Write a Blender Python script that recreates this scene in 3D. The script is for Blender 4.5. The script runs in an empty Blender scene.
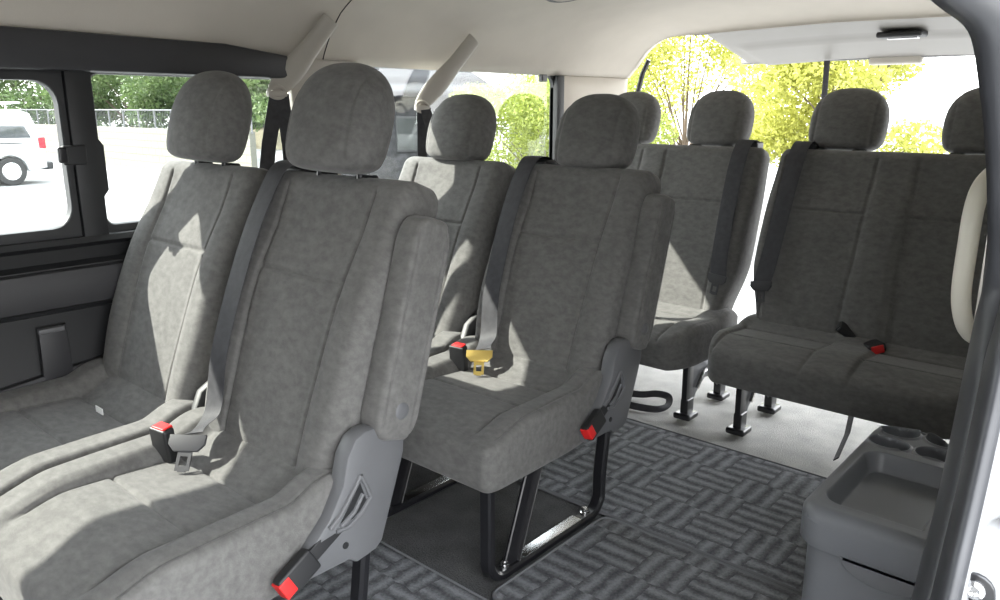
import bpy, math, random
import numpy as np
from mathutils import Vector, Matrix
C = bpy.context.scene
COL = C.collection
random.seed(7)
rng = np.random.default_rng(7)
R = math.radians
# ------------------------------------------------------------------ camera
YAW, PITCH, FPX = 41.3, 14.0, 769.0
cam_d = bpy.data.cameras.new('camera'); cam = bpy.data.objects.new('camera', cam_d); COL.objects.link(cam)
cam_d.sensor_width = 36.0; cam_d.lens = 36.0 * FPX / 1000.0; cam_d.clip_start = 0.02; cam_d.clip_end = 400
cam.location = (0, 0, 1.05); cam.rotation_euler = (R(90 - PITCH), 0, R(YAW))
C.camera = cam
# ------------------------------------------------------------------ view, world, sun
C.view_settings.view_transform = 'Standard'
C.view_settings.look = 'None'
C.view_settings.gamma = 1.0
C.view_settings.exposure = 0.52
C.view_settings.use_curve_mapping = False
w = bpy.data.worlds.new('sky'); C.world = w; w.use_nodes = True
nt = w.node_tree; nt.nodes.clear()
out = nt.nodes.new('ShaderNodeOutputWorld'); bg = nt.nodes.new('ShaderNodeBackground')
geo = nt.nodes.new('ShaderNodeNewGeometry'); sep = nt.nodes.new('ShaderNodeSeparateXYZ')
rmp = nt.nodes.new('ShaderNodeValToRGB')
tc = nt.nodes.new('ShaderNodeTexCoord'); nz = nt.nodes.new('ShaderNodeTexNoise'); nz.inputs['Scale'].default_value = 2.5; nz.inputs['Detail'].default_value = 5
mixc = nt.nodes.new('ShaderNodeMix'); mixc.data_type = 'RGBA'
nt.links.new(tc.outputs['Generated'], sep.inputs[0]); nt.links.new(sep.outputs['Z'], rmp.inputs[0])
rmp.color_ramp.elements[0].color = (0.40, 0.395, 0.385, 1); rmp.color_ramp.elements[0].position = 0.0
rmp.color_ramp.elements[1].color = (0.88, 0.94, 1.0, 1); rmp.color_ramp.elements[1].position = 0.8
nt.links.new(tc.outputs['Generated'], nz.inputs['Vector'])
cl = nt.nodes.new('ShaderNodeMath'); cl.operation = 'MULTIPLY'; cl.inputs[1].default_value = 0.4; nt.links.new(nz.outputs[0], cl.inputs[0]); nt.links.new(cl.outputs[0], mixc.inputs[0]); nt.links.new(rmp.outputs[0], mixc.inputs[6]); mixc.inputs[7].default_value = (0.97, 0.98, 1.0, 1)
dr = nt.nodes.new('ShaderNodeMapRange'); dr.interpolation_type = 'SMOOTHSTEP'; dr.inputs[1].default_value = -0.1; dr.inputs[2].default_value = 0.8; dr.inputs[3].default_value = 7.5; dr.inputs[4].default_value = 10.0  # extra sky brightness added on the door side to fill the near seats
nt.links.new(sep.outputs['X'], dr.inputs[0]); nt.links.new(dr.outputs[0], bg.inputs['Strength'])
nt.links.new(mixc.outputs[2], bg.inputs['Color'])
nt.links.new(bg.outputs[0], out.inputs[0])
sun_d = bpy.data.lights.new('sun', 'SUN'); sun_d.energy = 12.5; sun_d.angle = R(0.8); sun_d.color = (1.0, 0.96, 0.88)
sun = bpy.data.objects.new('sun', sun_d); COL.objects.link(sun)
sun.rotation_euler = Vector((1.0, 0.63, -0.95)).to_track_quat('-Z', 'Y').to_euler()

# ------------------------------------------------------------------ materials
class NB:
    def __init__(s, name):
        s.m = bpy.data.materials.new(name); s.m.use_nodes = True
        s.t = s.m.node_tree; s.t.nodes.clear()
        s.o = s.t.nodes.new('ShaderNodeOutputMaterial'); s.p = s.t.nodes.new('ShaderNodeBsdfPrincipled')
        s.t.links.new(s.p.outputs[0], s.o.inputs[0]); s.tc = s.t.nodes.new('ShaderNodeTexCoord')
    def n(s, k, **a):
        x = s.t.nodes.new(k)
        for q, v in a.items(): setattr(x, q, v)
        return x
    def put(s, sock, v):
        if hasattr(v, 'is_linked') or isinstance(v, bpy.types.NodeSocket): s.t.links.new(v, sock)
        else: sock.default_value = v
    def ma(s, op, a, b=0.0, c=0.0):
        x = s.n('ShaderNodeMath', operation=op)
        s.put(x.inputs[0], a); s.put(x.inputs[1], b); s.put(x.inputs[2], c); return x.outputs[0]
    def noise(s, sc, det=3.0, vec=None, rough=0.5):
        x = s.n('ShaderNodeTexNoise'); x.inputs['Scale'].default_value = sc; x.inputs['Detail'].default_value = det; x.inputs['Roughness'].default_value = rough
        s.t.links.new(vec if vec is not None else s.tc.outputs['Object'], x.inputs['Vector']); return x.outputs[0]
    def ramp(s, f, stops):
        x = s.n('ShaderNodeValToRGB'); cr = x.color_ramp
        while len(cr.elements) < len(stops): cr.elements.new(0.5)
        for e, (p, c) in zip(cr.elements, stops): e.position = p; e.color = (c[0], c[1], c[2], 1)
        s.t.links.new(f, x.inputs[0]); return x.outputs[0]
    def mix(s, f, a, b):
        x = s.n('ShaderNodeMix', data_type='RGBA'); s.put(x.inputs[0], f)
        for i, v in ((6, a), (7, b)):
            s.put(x.inputs[i], v if isinstance(v, bpy.types.NodeSocket) else (v[0], v[1], v[2], 1))
        return x.outputs[2]
    def bump(s, h, st=0.3, dist=0.002):
        x = s.n('ShaderNodeBump'); x.inputs['Strength'].default_value = st; x.inputs['Distance'].default_value = dist
        s.t.links.new(h, x.inputs['Height']); s.t.links.new(x.outputs[0], s.p.inputs['Normal'])

def simple(name, col, rough=0.5, metal=0.0, var=0.06, bscale=0, bst=0.2, spec=0.5, coat=0.0):
    b = NB(name); c = np.array(col)
    lo, hi = c * (1 - var), np.minimum(c * (1 + var), 1)
    b.put(b.p.inputs['Base Color'], b.ramp(b.noise(9.0, 4), [(0.3, lo), (0.7, hi)]))
    b.p.inputs['Roughness'].default_value = rough; b.p.inputs['Metallic'].default_value = metal
    b.p.inputs['Specular IOR Level'].default_value = spec; b.p.inputs['Coat Weight'].default_value = coat
    if bscale: b.bump(b.noise(bscale, 2), bst, 0.0006)
    return b.m

def fabric(name, lo, hi):
    b = NB(name)
    mp_ = b.n('ShaderNodeMapping'); mp_.inputs['Scale'].default_value = (0.8, 1.3, 1.3); b.t.links.new(b.tc.outputs['Object'], mp_.inputs[0])
    n1 = b.noise(52.0, 3, mp_.outputs[0], rough=0.6); n2 = b.noise(6.0, 2); n3 = b.noise(420.0, 2)
    f = b.ma('ADD', b.ma('MULTIPLY', n1, 0.75), b.ma('MULTIPLY', n2, 0.25))
    b.put(b.p.inputs['Base Color'], b.ramp(f, [(0.36, lo), (0.64, hi)]))
    b.p.inputs['Roughness'].default_value = 0.85; b.p.inputs['Sheen Weight'].default_value = 0.15
    b.p.inputs['Sheen Roughness'].default_value = 0.45; b.p.inputs['Specular IOR Level'].default_value = 0.2
    b.bump(b.ma('ADD', n3, b.ma('MULTIPLY', n1, 0.6)), 0.35, 0.0012)
    return b.m

M = {}
M['fabric'] = fabric("seat_fabric_grey", (0.100, 0.098, 0.095), (0.145, 0.142, 0.137))
M['plastic_grey'] = simple('seat_cover_grey_plastic', (0.11, 0.112, 0.118), 0.42, bscale=700, bst=0.15)
M['plastic_dark'] = simple('trim_dark_plastic', (0.013, 0.0135, 0.015), 0.5, bscale=600, bst=0.15)
M['trim_charcoal'] = simple('trim_charcoal_plastic', (0.026, 0.026, 0.029), 0.5, bscale=500, bst=0.2)
M['black_metal'] = simple('black_painted_steel', (0.010, 0.010, 0.012), 0.3, coat=0.2)
M['webbing'] = None
M['chrome'] = simple('bright_steel', (0.62, 0.62, 0.63), 0.25, 1.0)
M['gold'] = simple('yellowed_steel_tongue', (0.70, 0.52, 0.16), 0.35, 0.9)
M['tongue'] = simple('dull_steel_tongue', (0.06, 0.06, 0.064), 0.6, 0.0, spec=0.3)
M['red'] = simple('red_button_plastic', (0.60, 0.015, 0.015), 0.45)
M['headliner'] = simple('beige_headliner', (0.60, 0.555, 0.49), 0.9, var=0.03, bscale=260, bst=0.25)
M['beige'] = simple('beige_trim_plastic', (0.46, 0.43, 0.38), 0.45, var=0.02)
M['gate_trim'] = simple('grey_beige_gate_trim', (0.18, 0.17, 0.155), 0.5, var=0.02)
M['ivory'] = simple('ivory_handle_plastic', (0.72, 0.69, 0.60), 0.4, var=0.03)
M['console'] = simple('console_grey_plastic', (0.11, 0.114, 0.122), 0.38, bscale=800, bst=0.2)
M['rubber'] = simple('door_rubber', (0.034, 0.035, 0.039), 0.38, var=0.1)
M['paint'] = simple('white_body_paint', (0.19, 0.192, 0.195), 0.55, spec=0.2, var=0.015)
M['white'] = simple('white_paint_vehicle', (0.45, 0.46, 0.47), 0.3, coat=0.4, var=0.01)
M['tire'] = simple('tyre_rubber', (0.02, 0.02, 0.02), 0.8)
M['taillight'] = simple('red_tail_lamp', (0.75, 0.02, 0.03), 0.25)
M['label'] = simple('white_cloth_label', (0.85, 0.85, 0.83), 0.7)

def mk_webbing():
    b = NB('belt_webbing'); s = b.n('ShaderNodeSeparateXYZ'); b.t.links.new(b.tc.outputs['UV'], s.inputs[0])
    a = b.ma('SINE', b.ma('MULTIPLY', s.outputs['X'], 95.0))
    b.put(b.p.inputs['Base Color'], b.ramp(b.noise(60, 2), [(0.3, (0.034, 0.034, 0.038)), (0.7, (0.050, 0.050, 0.055))]))
    b.p.inputs['Roughness'].default_value = 0.6; b.p.inputs['Specular IOR Level'].default_value = 0.25
    b.bump(a, 0.25, 0.0006); return b.m
M['webbing'] = mk_webbing()

def mk_glass(name='window_glass', tint=(0.93, 0.95, 0.94)):
    b = NB(name); g = b.n('ShaderNodeBsdfGlossy'); g.inputs['Roughness'].default_value = 0.02
    t = b.n('ShaderNodeBsdfTransparent'); t.inputs[0].default_value = (*tint, 1)
    mx = b.n('ShaderNodeMixShader'); mx.inputs[0].default_value = 0.05; b.t.links.new(t.outputs[0], mx.inputs[1]); b.t.links.new(g.outputs[0], mx.inputs[2])
    b.t.links.new(mx.outputs[0], b.o.inputs[0]); return b.m
M['glass'] = mk_glass()
M['light_cut'] = mk_glass('light_cut_glass', (0.12, 0.13, 0.13))  # heavy tint added on an unseen window to cut light on the last row

def mk_mat():
    # parquet of ribbed blocks, alternate blocks turned by a quarter
    b = NB('block_weave_carpet'); s = b.n('ShaderNodeSeparateXYZ'); b.t.links.new(b.tc.outputs['Object'], s.inputs[0])
    CS = 0.125
    wob = b.ma('MULTIPLY', b.ma('SUBTRACT', b.noise(38, 3), 0.5), 0.016)
    x = b.ma('DIVIDE', b.ma('ADD', s.outputs['X'], wob), CS); y = b.ma('DIVIDE', b.ma('ADD', s.outputs['Y'], wob), CS)
    xs = b.ma('ADD', x, b.ma('MULTIPLY', b.ma('FLOOR', y), 0.5))
    par = b.ma('MODULO', b.ma('ADD', b.ma('ADD', b.ma('FLOOR', xs), b.ma('MULTIPLY', b.ma('FLOOR', y), 1.0)), 400.0), 2.0)
    sx = b.ma('PINGPONG', b.ma('MULTIPLY', xs, 6.0), 1.0); sy = b.ma('PINGPONG', b.ma('MULTIPLY', y, 6.0), 1.0)
    st = b.n('ShaderNodeMix', data_type='FLOAT'); b.put(st.inputs[0], par); b.put(st.inputs[2], sx); b.put(st.inputs[3], sy)
    n = b.noise(150, 4, rough=0.75); n2 = b.noise(22, 4, rough=0.6)
    f = b.ma('ADD', b.ma('MULTIPLY', st.outputs[0], 0.36), b.ma('ADD', b.ma('MULTIPLY', n, 0.62), b.ma('MULTIPLY', n2, 0.38)))
    b.put(b.p.inputs['Base Color'], b.ramp(f, [(0.42, (0.062, 0.064, 0.07)), (0.60, (0.115, 0.118, 0.126)), (0.88, (0.24, 0.245, 0.26))]))
    b.p.inputs['Roughness'].default_value = 0.95; b.p.inputs['Specular IOR Level'].default_value = 0.1
    b.bump(b.ma('ADD', b.ma('MULTIPLY', st.outputs[0], 0.6), n), 0.7, 0.003); return b.m
M['mat'] = mk_mat()
def mk_pile(name, lo, hi):
    b = NB(name); n = b.noise(240, 3, rough=0.7); n2 = b.noise(12, 4)
    b.put(b.p.inputs['Base Color'], b.ramp(b.ma('ADD', b.ma('MULTIPLY', n, 0.6), b.ma('MULTIPLY', n2, 0.4)), [(0.35, lo), (0.65, hi)]))
    b.p.inputs['Roughness'].default_value = 1.0; b.p.inputs['Specular IOR Level'].default_value = 0.05
    b.bump(n, 0.9, 0.004); return b.m
M['carpet_dark'] = mk_pile('plain_dark_carpet', (0.06, 0.06, 0.062), (0.13, 0.13, 0.132))
M['carpet_light'] = mk_pile('light_grey_sunlit_carpet', (0.30, 0.30, 0.29), (0.50, 0.49, 0.47))  # lighter rear carpet, its tone also standing in for sunlight on the floor
M['binding'] = simple('mat_binding', (0.12, 0.122, 0.13), 0.9)
def mk_ground():
    b = NB('pale_asphalt'); n = b.noise(60, 4); n2 = b.noise(0.6, 4)
    b.put(b.p.inputs['Base Color'], b.ramp(b.ma('ADD', b.ma('MULTIPLY', n, 0.5), b.ma('MULTIPLY', n2, 0.5)), [(0.35, (0.17, 0.17, 0.17)), (0.65, (0.24, 0.24, 0.238))]))
    b.p.inputs['Roughness'].default_value = 0.9; return b.m
M['ground'] = mk_ground()
def mk_leaf(name, lo, hi, tr):
    b = NB(name); oi = b.n('ShaderNodeObjectInfo'); n = b.noise(1.6, 4)
    c = b.ramp(n, [(0.3, lo), (0.7, hi)]); b.put(b.p.inputs['Base Color'], c)
    b.p.inputs['Roughness'].default_value = 0.6
    t = b.n('ShaderNodeBsdfTranslucent'); b.put(t.inputs[0], c)
    mx = b.n('ShaderNodeMixShader'); mx.inputs[0].default_value = tr
    b.t.links.new(b.p.outputs[0], mx.inputs[1]); b.t.links.new(t.outputs[0], mx.inputs[2]); b.t.links.new(mx.outputs[0], b.o.inputs[0]); return b.m
M['leaf_green'] = mk_leaf('green_leaves', (0.05, 0.09, 0.03), (0.14, 0.20, 0.07), 0.35)
M['leaf_lime'] = mk_leaf('lime_leaves', (0.16, 0.20, 0.03), (0.28, 0.32, 0.07), 0.4)
M['leaf_yellow'] = mk_leaf('yellow_green_leaves', (0.30, 0.31, 0.06), (0.46, 0.47, 0.12), 0.5)
M['bark'] = simple('bark', (0.10, 0.075, 0.055), 0.9, var=0.3, bscale=30)
def mk_tile():
    b = NB('dark_roof_tiles'); s = b.n('ShaderNodeSeparateXYZ'); b.t.links.new(b.tc.outputs['Object'], s.inputs[0])
    wv = b.ma('PINGPONG', b.ma('MULTIPLY', s.outputs['Y'], 3.0), 1.0); wz = b.ma('PINGPONG', b.ma('MULTIPLY', s.outputs['Z'], 5.0), 1.0)
    b.put(b.p.inputs['Base Color'], b.ramp(b.ma('MULTIPLY', b.ma('ADD', wv, wz), 0.5), [(0.2, (0.008, 0.008, 0.010)), (0.8, (0.045, 0.047, 0.052))]))
    b.p.inputs['Specular IOR Level'].default_value = 0.05; b.p.inputs['Roughness'].default_value = 1.0; return b.m
M['tile'] = mk_tile()
def mk_block():
    b = NB('concrete_block_wall'); br = b.n('ShaderNodeTexBrick'); b.t.links.new(b.tc.outputs['UV'], br.inputs['Vector'])
    br.inputs['Scale'].default_value = 1.0; br.inputs['Color1'].default_value = (0.20, 0.19, 0.15, 1); br.inputs['Color2'].default_value = (0.17, 0.16, 0.13, 1); br.inputs['Mortar'].default_value = (0.12, 0.12, 0.10, 1)
    br.inputs['Brick Width'].default_value = 0.4; br.inputs['Row Height'].default_value = 0.2; br.inputs['Mortar Size'].default_value = 0.02
    b.t.links.new(br.outputs[0], b.p.inputs['Base Color']); b.p.inputs['Roughness'].default_value = 0.9; return b.m
M['block'] = mk_block()
M['timber'] = simple('dark_weathered_boards', (0.022, 0.022, 0.024), 0.9, var=0.5)
M['plaster'] = simple('cream_plaster', (0.26, 0.235, 0.165), 0.9)
M['plaster_w'] = simple('white_plaster', (0.30, 0.30, 0.29), 0.9)

# ------------------------------------------------------------------ object helpers
def link(o, parent=None):
    COL.objects.link(o)
    if parent is not None: o.parent = parent
    return o
def tag(o, label=None, cat=None, group=None, kind=None):
    for k, v in (('label', label), ('category', cat), ('group', group), ('kind', kind)):
        if v: o[k] = v
    return o
def empty(name, loc, label=None, cat=None, group=None, rz=0):
    o = bpy.data.objects.new(name, None); o.empty_display_size = 0.05; o.location = loc; o.rotation_euler = (0, 0, rz)
    COL.objects.link(o); return tag(o, label, cat, group)
def copy_tree(o, parent=None):
    c = o.copy(); COL.objects.link(c); c.parent = parent
    for ch in list(o.children): copy_tree(ch, c)
    return c

class MB:
    """collects vertices and faces of one mesh"""
    def __init__(s): s.v = []; s.f = []; s.mi = []; s.cur = 0; s.uv = []; s.hasuv = False
    def add(s, vs, fs, uvs=None):
        o = len(s.v); s.v.extend([tuple(float(c) for c in p) for p in vs])
        for k, f in enumerate(fs):
            s.f.append([i + o for i in f]); s.mi.append(s.cur)
            s.uv.append(uvs[k] if uvs else None)
        if uvs: s.hasuv = True
        return s
    def box(s, a, b, bev=0.0, M_=None):
        a = np.minimum(a, b), np.maximum(a, b); lo, hi = np.array(a[0], float), np.array(a[1], float)
        r = min(bev, 0.49 * float((hi - lo).min()))
        if r <= 0:
            vs = [(x, y, z) for z in (lo[2], hi[2]) for y in (lo[1], hi[1]) for x in (lo[0], hi[0])]
            fs = [(0, 2, 3, 1), (4, 5, 7, 6), (0, 1, 5, 4), (2, 6, 7, 3), (0, 4, 6, 2), (1, 3, 7, 5)]
        else:
            # rounded box: cube grid projected
            n = 3; vs, fs, idx = [], [], {}
            t = [0.0, 0.33, 0.67, 1.0]
            c = (lo + hi) / 2; h = (hi - lo) / 2
            g = []
            for k in (-1, 1):
                for q in t: g.append((k, q))
            # 1D stations -h..-(h-r) arc (4), (h-r)..h arc(4)
            st = [(-1, 1.0), (-1, 0.6), (-1, 0.25), (-1, 0.0), (1, 0.0), (1, 0.25), (1, 0.6), (1, 1.0)]
            def vert(i, j, k):
                key = (i, j, k)
                if key not in idx:
                    p = []
                    for a_, q in zip((st[i], st[j], st[k]), range(3)): p.append((a_[0], a_[1]))
                    e = np.array([a_[0] * a_[1] for a_ in p]); L = np.linalg.norm(e); m = np.abs(e).max()
                    if L > 0: e = e / L * 1.0 if m >= 1 else e
                    base = np.array([a_[0] for a_ in p]) * (h - r)
                    idx[key] = len(vs); vs.append(tuple(c + base + e * r))
                return idx[key]
            N = 7
            for i in range(N):
                for j in range(N):
                    fs.append((vert(i, j, 0), vert(i, j + 1, 0), vert(i + 1, j + 1, 0), vert(i + 1, j, 0)))
                    fs.append((vert(i, j, 7), vert(i + 1, j, 7), vert(i + 1, j + 1, 7), vert(i, j + 1, 7)))
                    fs.append((vert(i, 0, j), vert(i + 1, 0, j), vert(i + 1, 0, j + 1), vert(i, 0, j + 1)))
                    fs.append((vert(i, 7, j), vert(i, 7, j + 1), vert(i + 1, 7, j + 1), vert(i + 1, 7, j)))
                    fs.append((vert(0, i, j), vert(0, i, j + 1), vert(0, i + 1, j + 1), vert(0, i + 1, j)))
                    fs.append((vert(7, i, j), vert(7, i + 1, j), vert(7, i + 1, j + 1), vert(7, i, j + 1)))
        if M_ is not None: vs = [tuple(M_ @ Vector(p)) for p in vs]
        return s.add(vs, fs)
    def prism(s, poly, axis, a, b, bev=0.0):
        """poly of 2D points extruded along axis from a to b; bev chamfers both rims inwards"""
        P = np.array(poly, float); n = len(P)
        area = 0.5 * np.sum(P[:, 0] * np.roll(P[:, 1], -1) - np.roll(P[:, 0], -1) * P[:, 1])
        if area < 0: P = P[::-1]
        def inset(d):
            o = []
            for i in range(n):
                e1 = P[i] - P[i - 1]; e2 = P[(i + 1) % n] - P[i]
                n1 = np.array([-e1[1], e1[0]]) / (np.linalg.norm(e1) + 1e-9); n2 = np.array([-e2[1], e2[0]]) / (np.linalg.norm(e2) + 1e-9)
                m = n1 + n2; L = np.linalg.norm(m); m = m / (L + 1e-9); k = d / max(0.5, float(m @ n1)); o.append(P[i] + m * k)
            return np.array(o)
        rows = [(inset(bev), a), (inset(bev * 0.3), a + bev * 0.3), (P, a + bev), (P, b - bev), (inset(bev * 0.3), b - bev * 0.3), (inset(bev), b)] if bev > 0 else [(P, a), (P, b)]
        def m3(q, h): return {0: (h, q[0], q[1]), 1: (q[0], h, q[1]), 2: (q[0], q[1], h)}[axis]
        vs = [m3(q, h) for r_, h in rows for q in r_]; fs = []
        for k in range(len(rows) - 1):
            for i in range(n):
                j = (i + 1) % n; fs.append((k * n + i, k * n + j, (k + 1) * n + j, (k + 1) * n + i))
        fs.append(tuple(range(n))[::-1]); fs.append(tuple((len(rows) - 1) * n + i for i in range(n)))
        return s.add(vs, fs)
    def tube(s, pts, r, n=12, closed=False, sx=1.0, up=None, caps=True):
        """sweep of an ellipse; r a number or list; sx stretches along the frame's second axis"""
        P = [Vector(p) for p in pts]; m = len(P); rr = r if isinstance(r, (list, tuple)) else [r] * m
        vs, fs = [], []; ref = Vector(up) if up else None; prev = None
        for i in range(m):
            a = P[(i - 1) % m] if (i > 0 or closed) else P[0]; b = P[(i + 1) % m] if (i < m - 1 or closed) else P[-1]
            t = (b - a).normalized()
            if ref is not None: u = (ref - t * ref.dot(t)).normalized()
            elif prev is None:
                q = Vector((0, 0, 1)) if abs(t.z) < 0.9 else Vector((1, 0, 0)); u = (q - t * q.dot(t)).normalized()
            else: u = (prev - t * prev.dot(t)).normalized()
            prev = u; v_ = t.cross(u)
            for k in range(n):
                an = 2 * math.pi * k / n; vs.append(tuple(P[i] + u * (math.cos(an) * rr[i]) + v_ * (math.sin(an) * rr[i] * sx)))
        e = m if closed else m - 1
        for i in range(e):
            for k in range(n):
                a = i * n + k; b = i * n + (k + 1) % n; c = ((i + 1) % m) * n + (k + 1) % n; d = ((i + 1) % m) * n + k
                fs.append((a, b, c, d))
        if not closed and caps: fs.append(tuple(range(n))[::-1]); fs.append(tuple((m - 1) * n + k for k in range(n)))
        return s.add(vs, fs)
    def bar(s, pts, wx, wy, up=(1, 0, 0)):
        """flat bar of rectangular section swept along pts; wx across the up axis, wy along it"""
        P = [Vector(p) for p in pts]; m = len(P); vs, fs = [], []; U = Vector(up)
        for i in range(m):
            t = (P[min(i + 1, m - 1)] - P[max(i - 1, 0)]).normalized(); u = (U - t * U.dot(t)).normalized(); v_ = t.cross(u)
            c = 0.25 * min(wx, wy)
            for (a, b) in ((-wy / 2, -wx / 2 + c), (-wy / 2 + c, -wx / 2), (wy / 2 - c, -wx / 2), (wy / 2, -wx / 2 + c), (wy / 2, wx / 2 - c), (wy / 2 - c, wx / 2), (-wy / 2 + c, wx / 2), (-wy / 2, wx / 2 - c)):
                vs.append(tuple(P[i] + u * a + v_ * b))
        for i in range(m - 1):
            for k in range(8): fs.append((i * 8 + k, i * 8 + (k + 1) % 8, (i + 1) * 8 + (k + 1) % 8, (i + 1) * 8 + k))
        fs.append(tuple(range(8))[::-1]); fs.append(tuple((m - 1) * 8 + k for k in range(8)))
        return s.add(vs, fs)
    def strap(s, pts, nrm, width, th=0.0022):
        """belt webbing: pts with per-point face normals"""
        vs, fs, uv = [], [], []; m = len(pts); P = [Vector(p) for p in pts]
        for i in range(m):
            t = (P[min(i + 1, m - 1)] - P[max(i - 1, 0)]).normalized(); n_ = Vector(nrm[i] if isinstance(nrm, list) else nrm); n_ = (n_ - t * n_.dot(t)).normalized(); b = t.cross(n_)
            wd = width[i] if isinstance(width, list) else width
            for k in range(7):
                q = k / 6 - 0.5; edge = 0.35 if k in (0, 6) else 1.0
                vs.append(tuple(P[i] + b * (q * wd) + n_ * (th / 2 * edge)))
            for k in range(7):
                q = 0.5 - k / 6; edge = 0.35 if k in (0, 6) else 1.0
                vs.append(tuple(P[i] + b * (q * wd) - n_ * (th / 2 * edge)))
        for i in range(m - 1):
            for k in range(14):
                k2 = (k + 1) % 14; fs.append((i * 14 + k, i * 14 + k2, (i + 1) * 14 + k2, (i + 1) * 14 + k))
                a = (k if k < 7 else 13 - k) / 6; b2 = (k2 if k2 < 7 else 13 - k2) / 6
                uv.append([(a, i / m), (b2, i / m), (b2, (i + 1) / m), (a, (i + 1) / m)])
        fs.append(tuple(range(14))[::-1]); uv.append([(0, 0)] * 14); fs.append(tuple((m - 1) * 14 + k for k in range(14))); uv.append([(0, 0)] * 14)
        return s.add(vs, fs, uv)
    def lathe(s, prof, n=28, M_=None, cap=True):
        vs, fs = [], []
        for (r, z) in prof:
            for k in range(n):
                a = 2 * math.pi * k / n; vs.append((r * math.cos(a), r * math.sin(a), z))
        for i in range(len(prof) - 1):
            for k in range(n): fs.append((i * n + k, i * n + (k + 1) % n, (i + 1) * n + (k + 1) % n, (i + 1) * n + k))
        if cap: fs.append(tuple(range(n))[::-1]); fs.append(tuple((len(prof) - 1) * n + k for k in range(n)))
        if M_ is not None: vs = [tuple(M_ @ Vector(p)) for p in vs]
        return s.add(vs, fs)
    def build(s, name, mats, parent=None, smooth=True, loc=None, auto=35):
        me = bpy.data.meshes.new(name); me.from_pydata(s.v, [], s.f)
        for m in (mats if isinstance(mats, (list, tuple)) else [mats]): me.materials.append(m)
        if s.hasuv:
            uvl = me.uv_layers.new(name='UVMap'); k = 0
            for f, u in zip(s.f, s.uv):
                for q in range(len(f)):
                    uvl.data[k].uv = u[q] if u else (0, 0); k += 1
        me.polygons.foreach_set('material_index', s.mi)
        me.validate(); me.update()
        import bmesh
        bm = bmesh.new(); bm.from_mesh(me); bmesh.ops.recalc_face_normals(bm, faces=bm.faces[:]); bm.to_mesh(me); bm.free()
        if smooth:
            me.polygons.foreach_set('use_smooth', [True] * len(me.polygons))
            try: me.set_sharp_from_angle(angle=R(auto))
            except Exception: pass
        o = bpy.data.objects.new(name, me)
        if loc is not None: o.location = loc
        return link(o, parent)

def grid_obj(name, V, closed_u, mat, parent=None, flip=False):
    """V: array rows x cols x 3; closed along columns when closed_u"""
    nr, nc = V.shape[:2]; me = bpy.data.meshes.new(name)
    i = np.arange(nr - 1)[:, None]; j = np.arange(nc if closed_u else nc - 1)[None, :]; j2 = (j + 1) % nc
    F = np.stack([i * nc + j, i * nc + j2, (i + 1) * nc + j2, (i + 1) * nc + j], -1).reshape(-1, 4)
    if flip: F = F[:, ::-1]
    me.from_pydata(V.reshape(-1, 3).tolist(), [], F.tolist())
    me.materials.append(mat); me.polygons.foreach_set('use_smooth', [True] * len(me.polygons)); me.update()
    o = bpy.data.objects.new(name, me); return link(o, parent)

def sm(a, b, x):
    t = np.clip((x - a) / (b - a), 0, 1); return t * t * (3 - 2 * t)
def gv(d, s=0.0042): return np.exp(-(d / s) ** 2)
def qd(d, r): return np.sqrt(np.clip(1 - (1 - np.clip(d / r, 0, 1)) ** 2, 0, 1))

def pad(name, W, s0, s1, F, B, rf, rb, mapf, mat, parent, NU=150, NV=190, W2=None):
    """upholstered pad: half width W(s), front face F(x,s), back face B(x,s), rounded rims; closed mesh"""
    t = np.linspace(-1, 1, NU); u = 0.72 * t + 0.28 * np.sin(np.pi * t / 2)
    q = np.linspace(-1, 1, NV); q = 0.78 * q + 0.22 * np.sin(np.pi * q / 2)
    s = s0 + (s1 - s0) * (q + 1) / 2
    S = np.repeat(s[:, None], NU, 1); Wd = W(s)[:, None]; X = u[None, :] * Wd
    if W2 is not None: X = X + W2(s)[:, None]
    dx = (1 - np.abs(u))[None, :] * Wd; ds = np.minimum(S - s0, s1 - S)
    Xc = u[None, :] * Wd
    fr = F(Xc, S) - rf * (1 - qd(dx, rf) * qd(ds, rf))
    bk = B(Xc, S) + rb * (1 - qd(dx, rb) * qd(ds, rb))
    front = np.stack([X, S, fr], -1); back = np.stack([X, S, bk], -1)[:, ::-1]
    ring = np.concatenate([front, back], 1)          # closed loop in x
    V = mapf(ring)
    nr, nc = V.shape[:2]; i = np.arange(nr - 1)[:, None]; j = np.arange(nc)[None, :]; j2 = (j + 1) % nc
    Fq = np.stack([i * nc + j, i * nc + j2, (i + 1) * nc + j2, (i + 1) * nc + j], -1).reshape(-1, 4)
    k = np.arange(NU - 1)
    cap0 = np.stack([k + 1, k, nc - 1 - k, nc - 2 - k], -1); o = (nr - 1) * nc
    cap1 = np.stack([o + k, o + k + 1, o + nc - 2 - k, o + nc - 1 - k], -1)
    FF = np.concatenate([Fq, cap0, cap1], 0)
    me = bpy.data.meshes.new(name); me.from_pydata(V.reshape(-1, 3).tolist(), [], FF.tolist()); me.materials.append(mat)
    me.polygons.foreach_set('use_smooth', [True] * len(me.polygons)); me.update()
    import bmesh
    bm = bmesh.new(); bm.from_mesh(me); bmesh.ops.recalc_face_normals(bm, faces=bm.faces[:]); bm.to_mesh(me); bm.free()
    return link(bpy.data.objects.new(name, me), parent)

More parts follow.
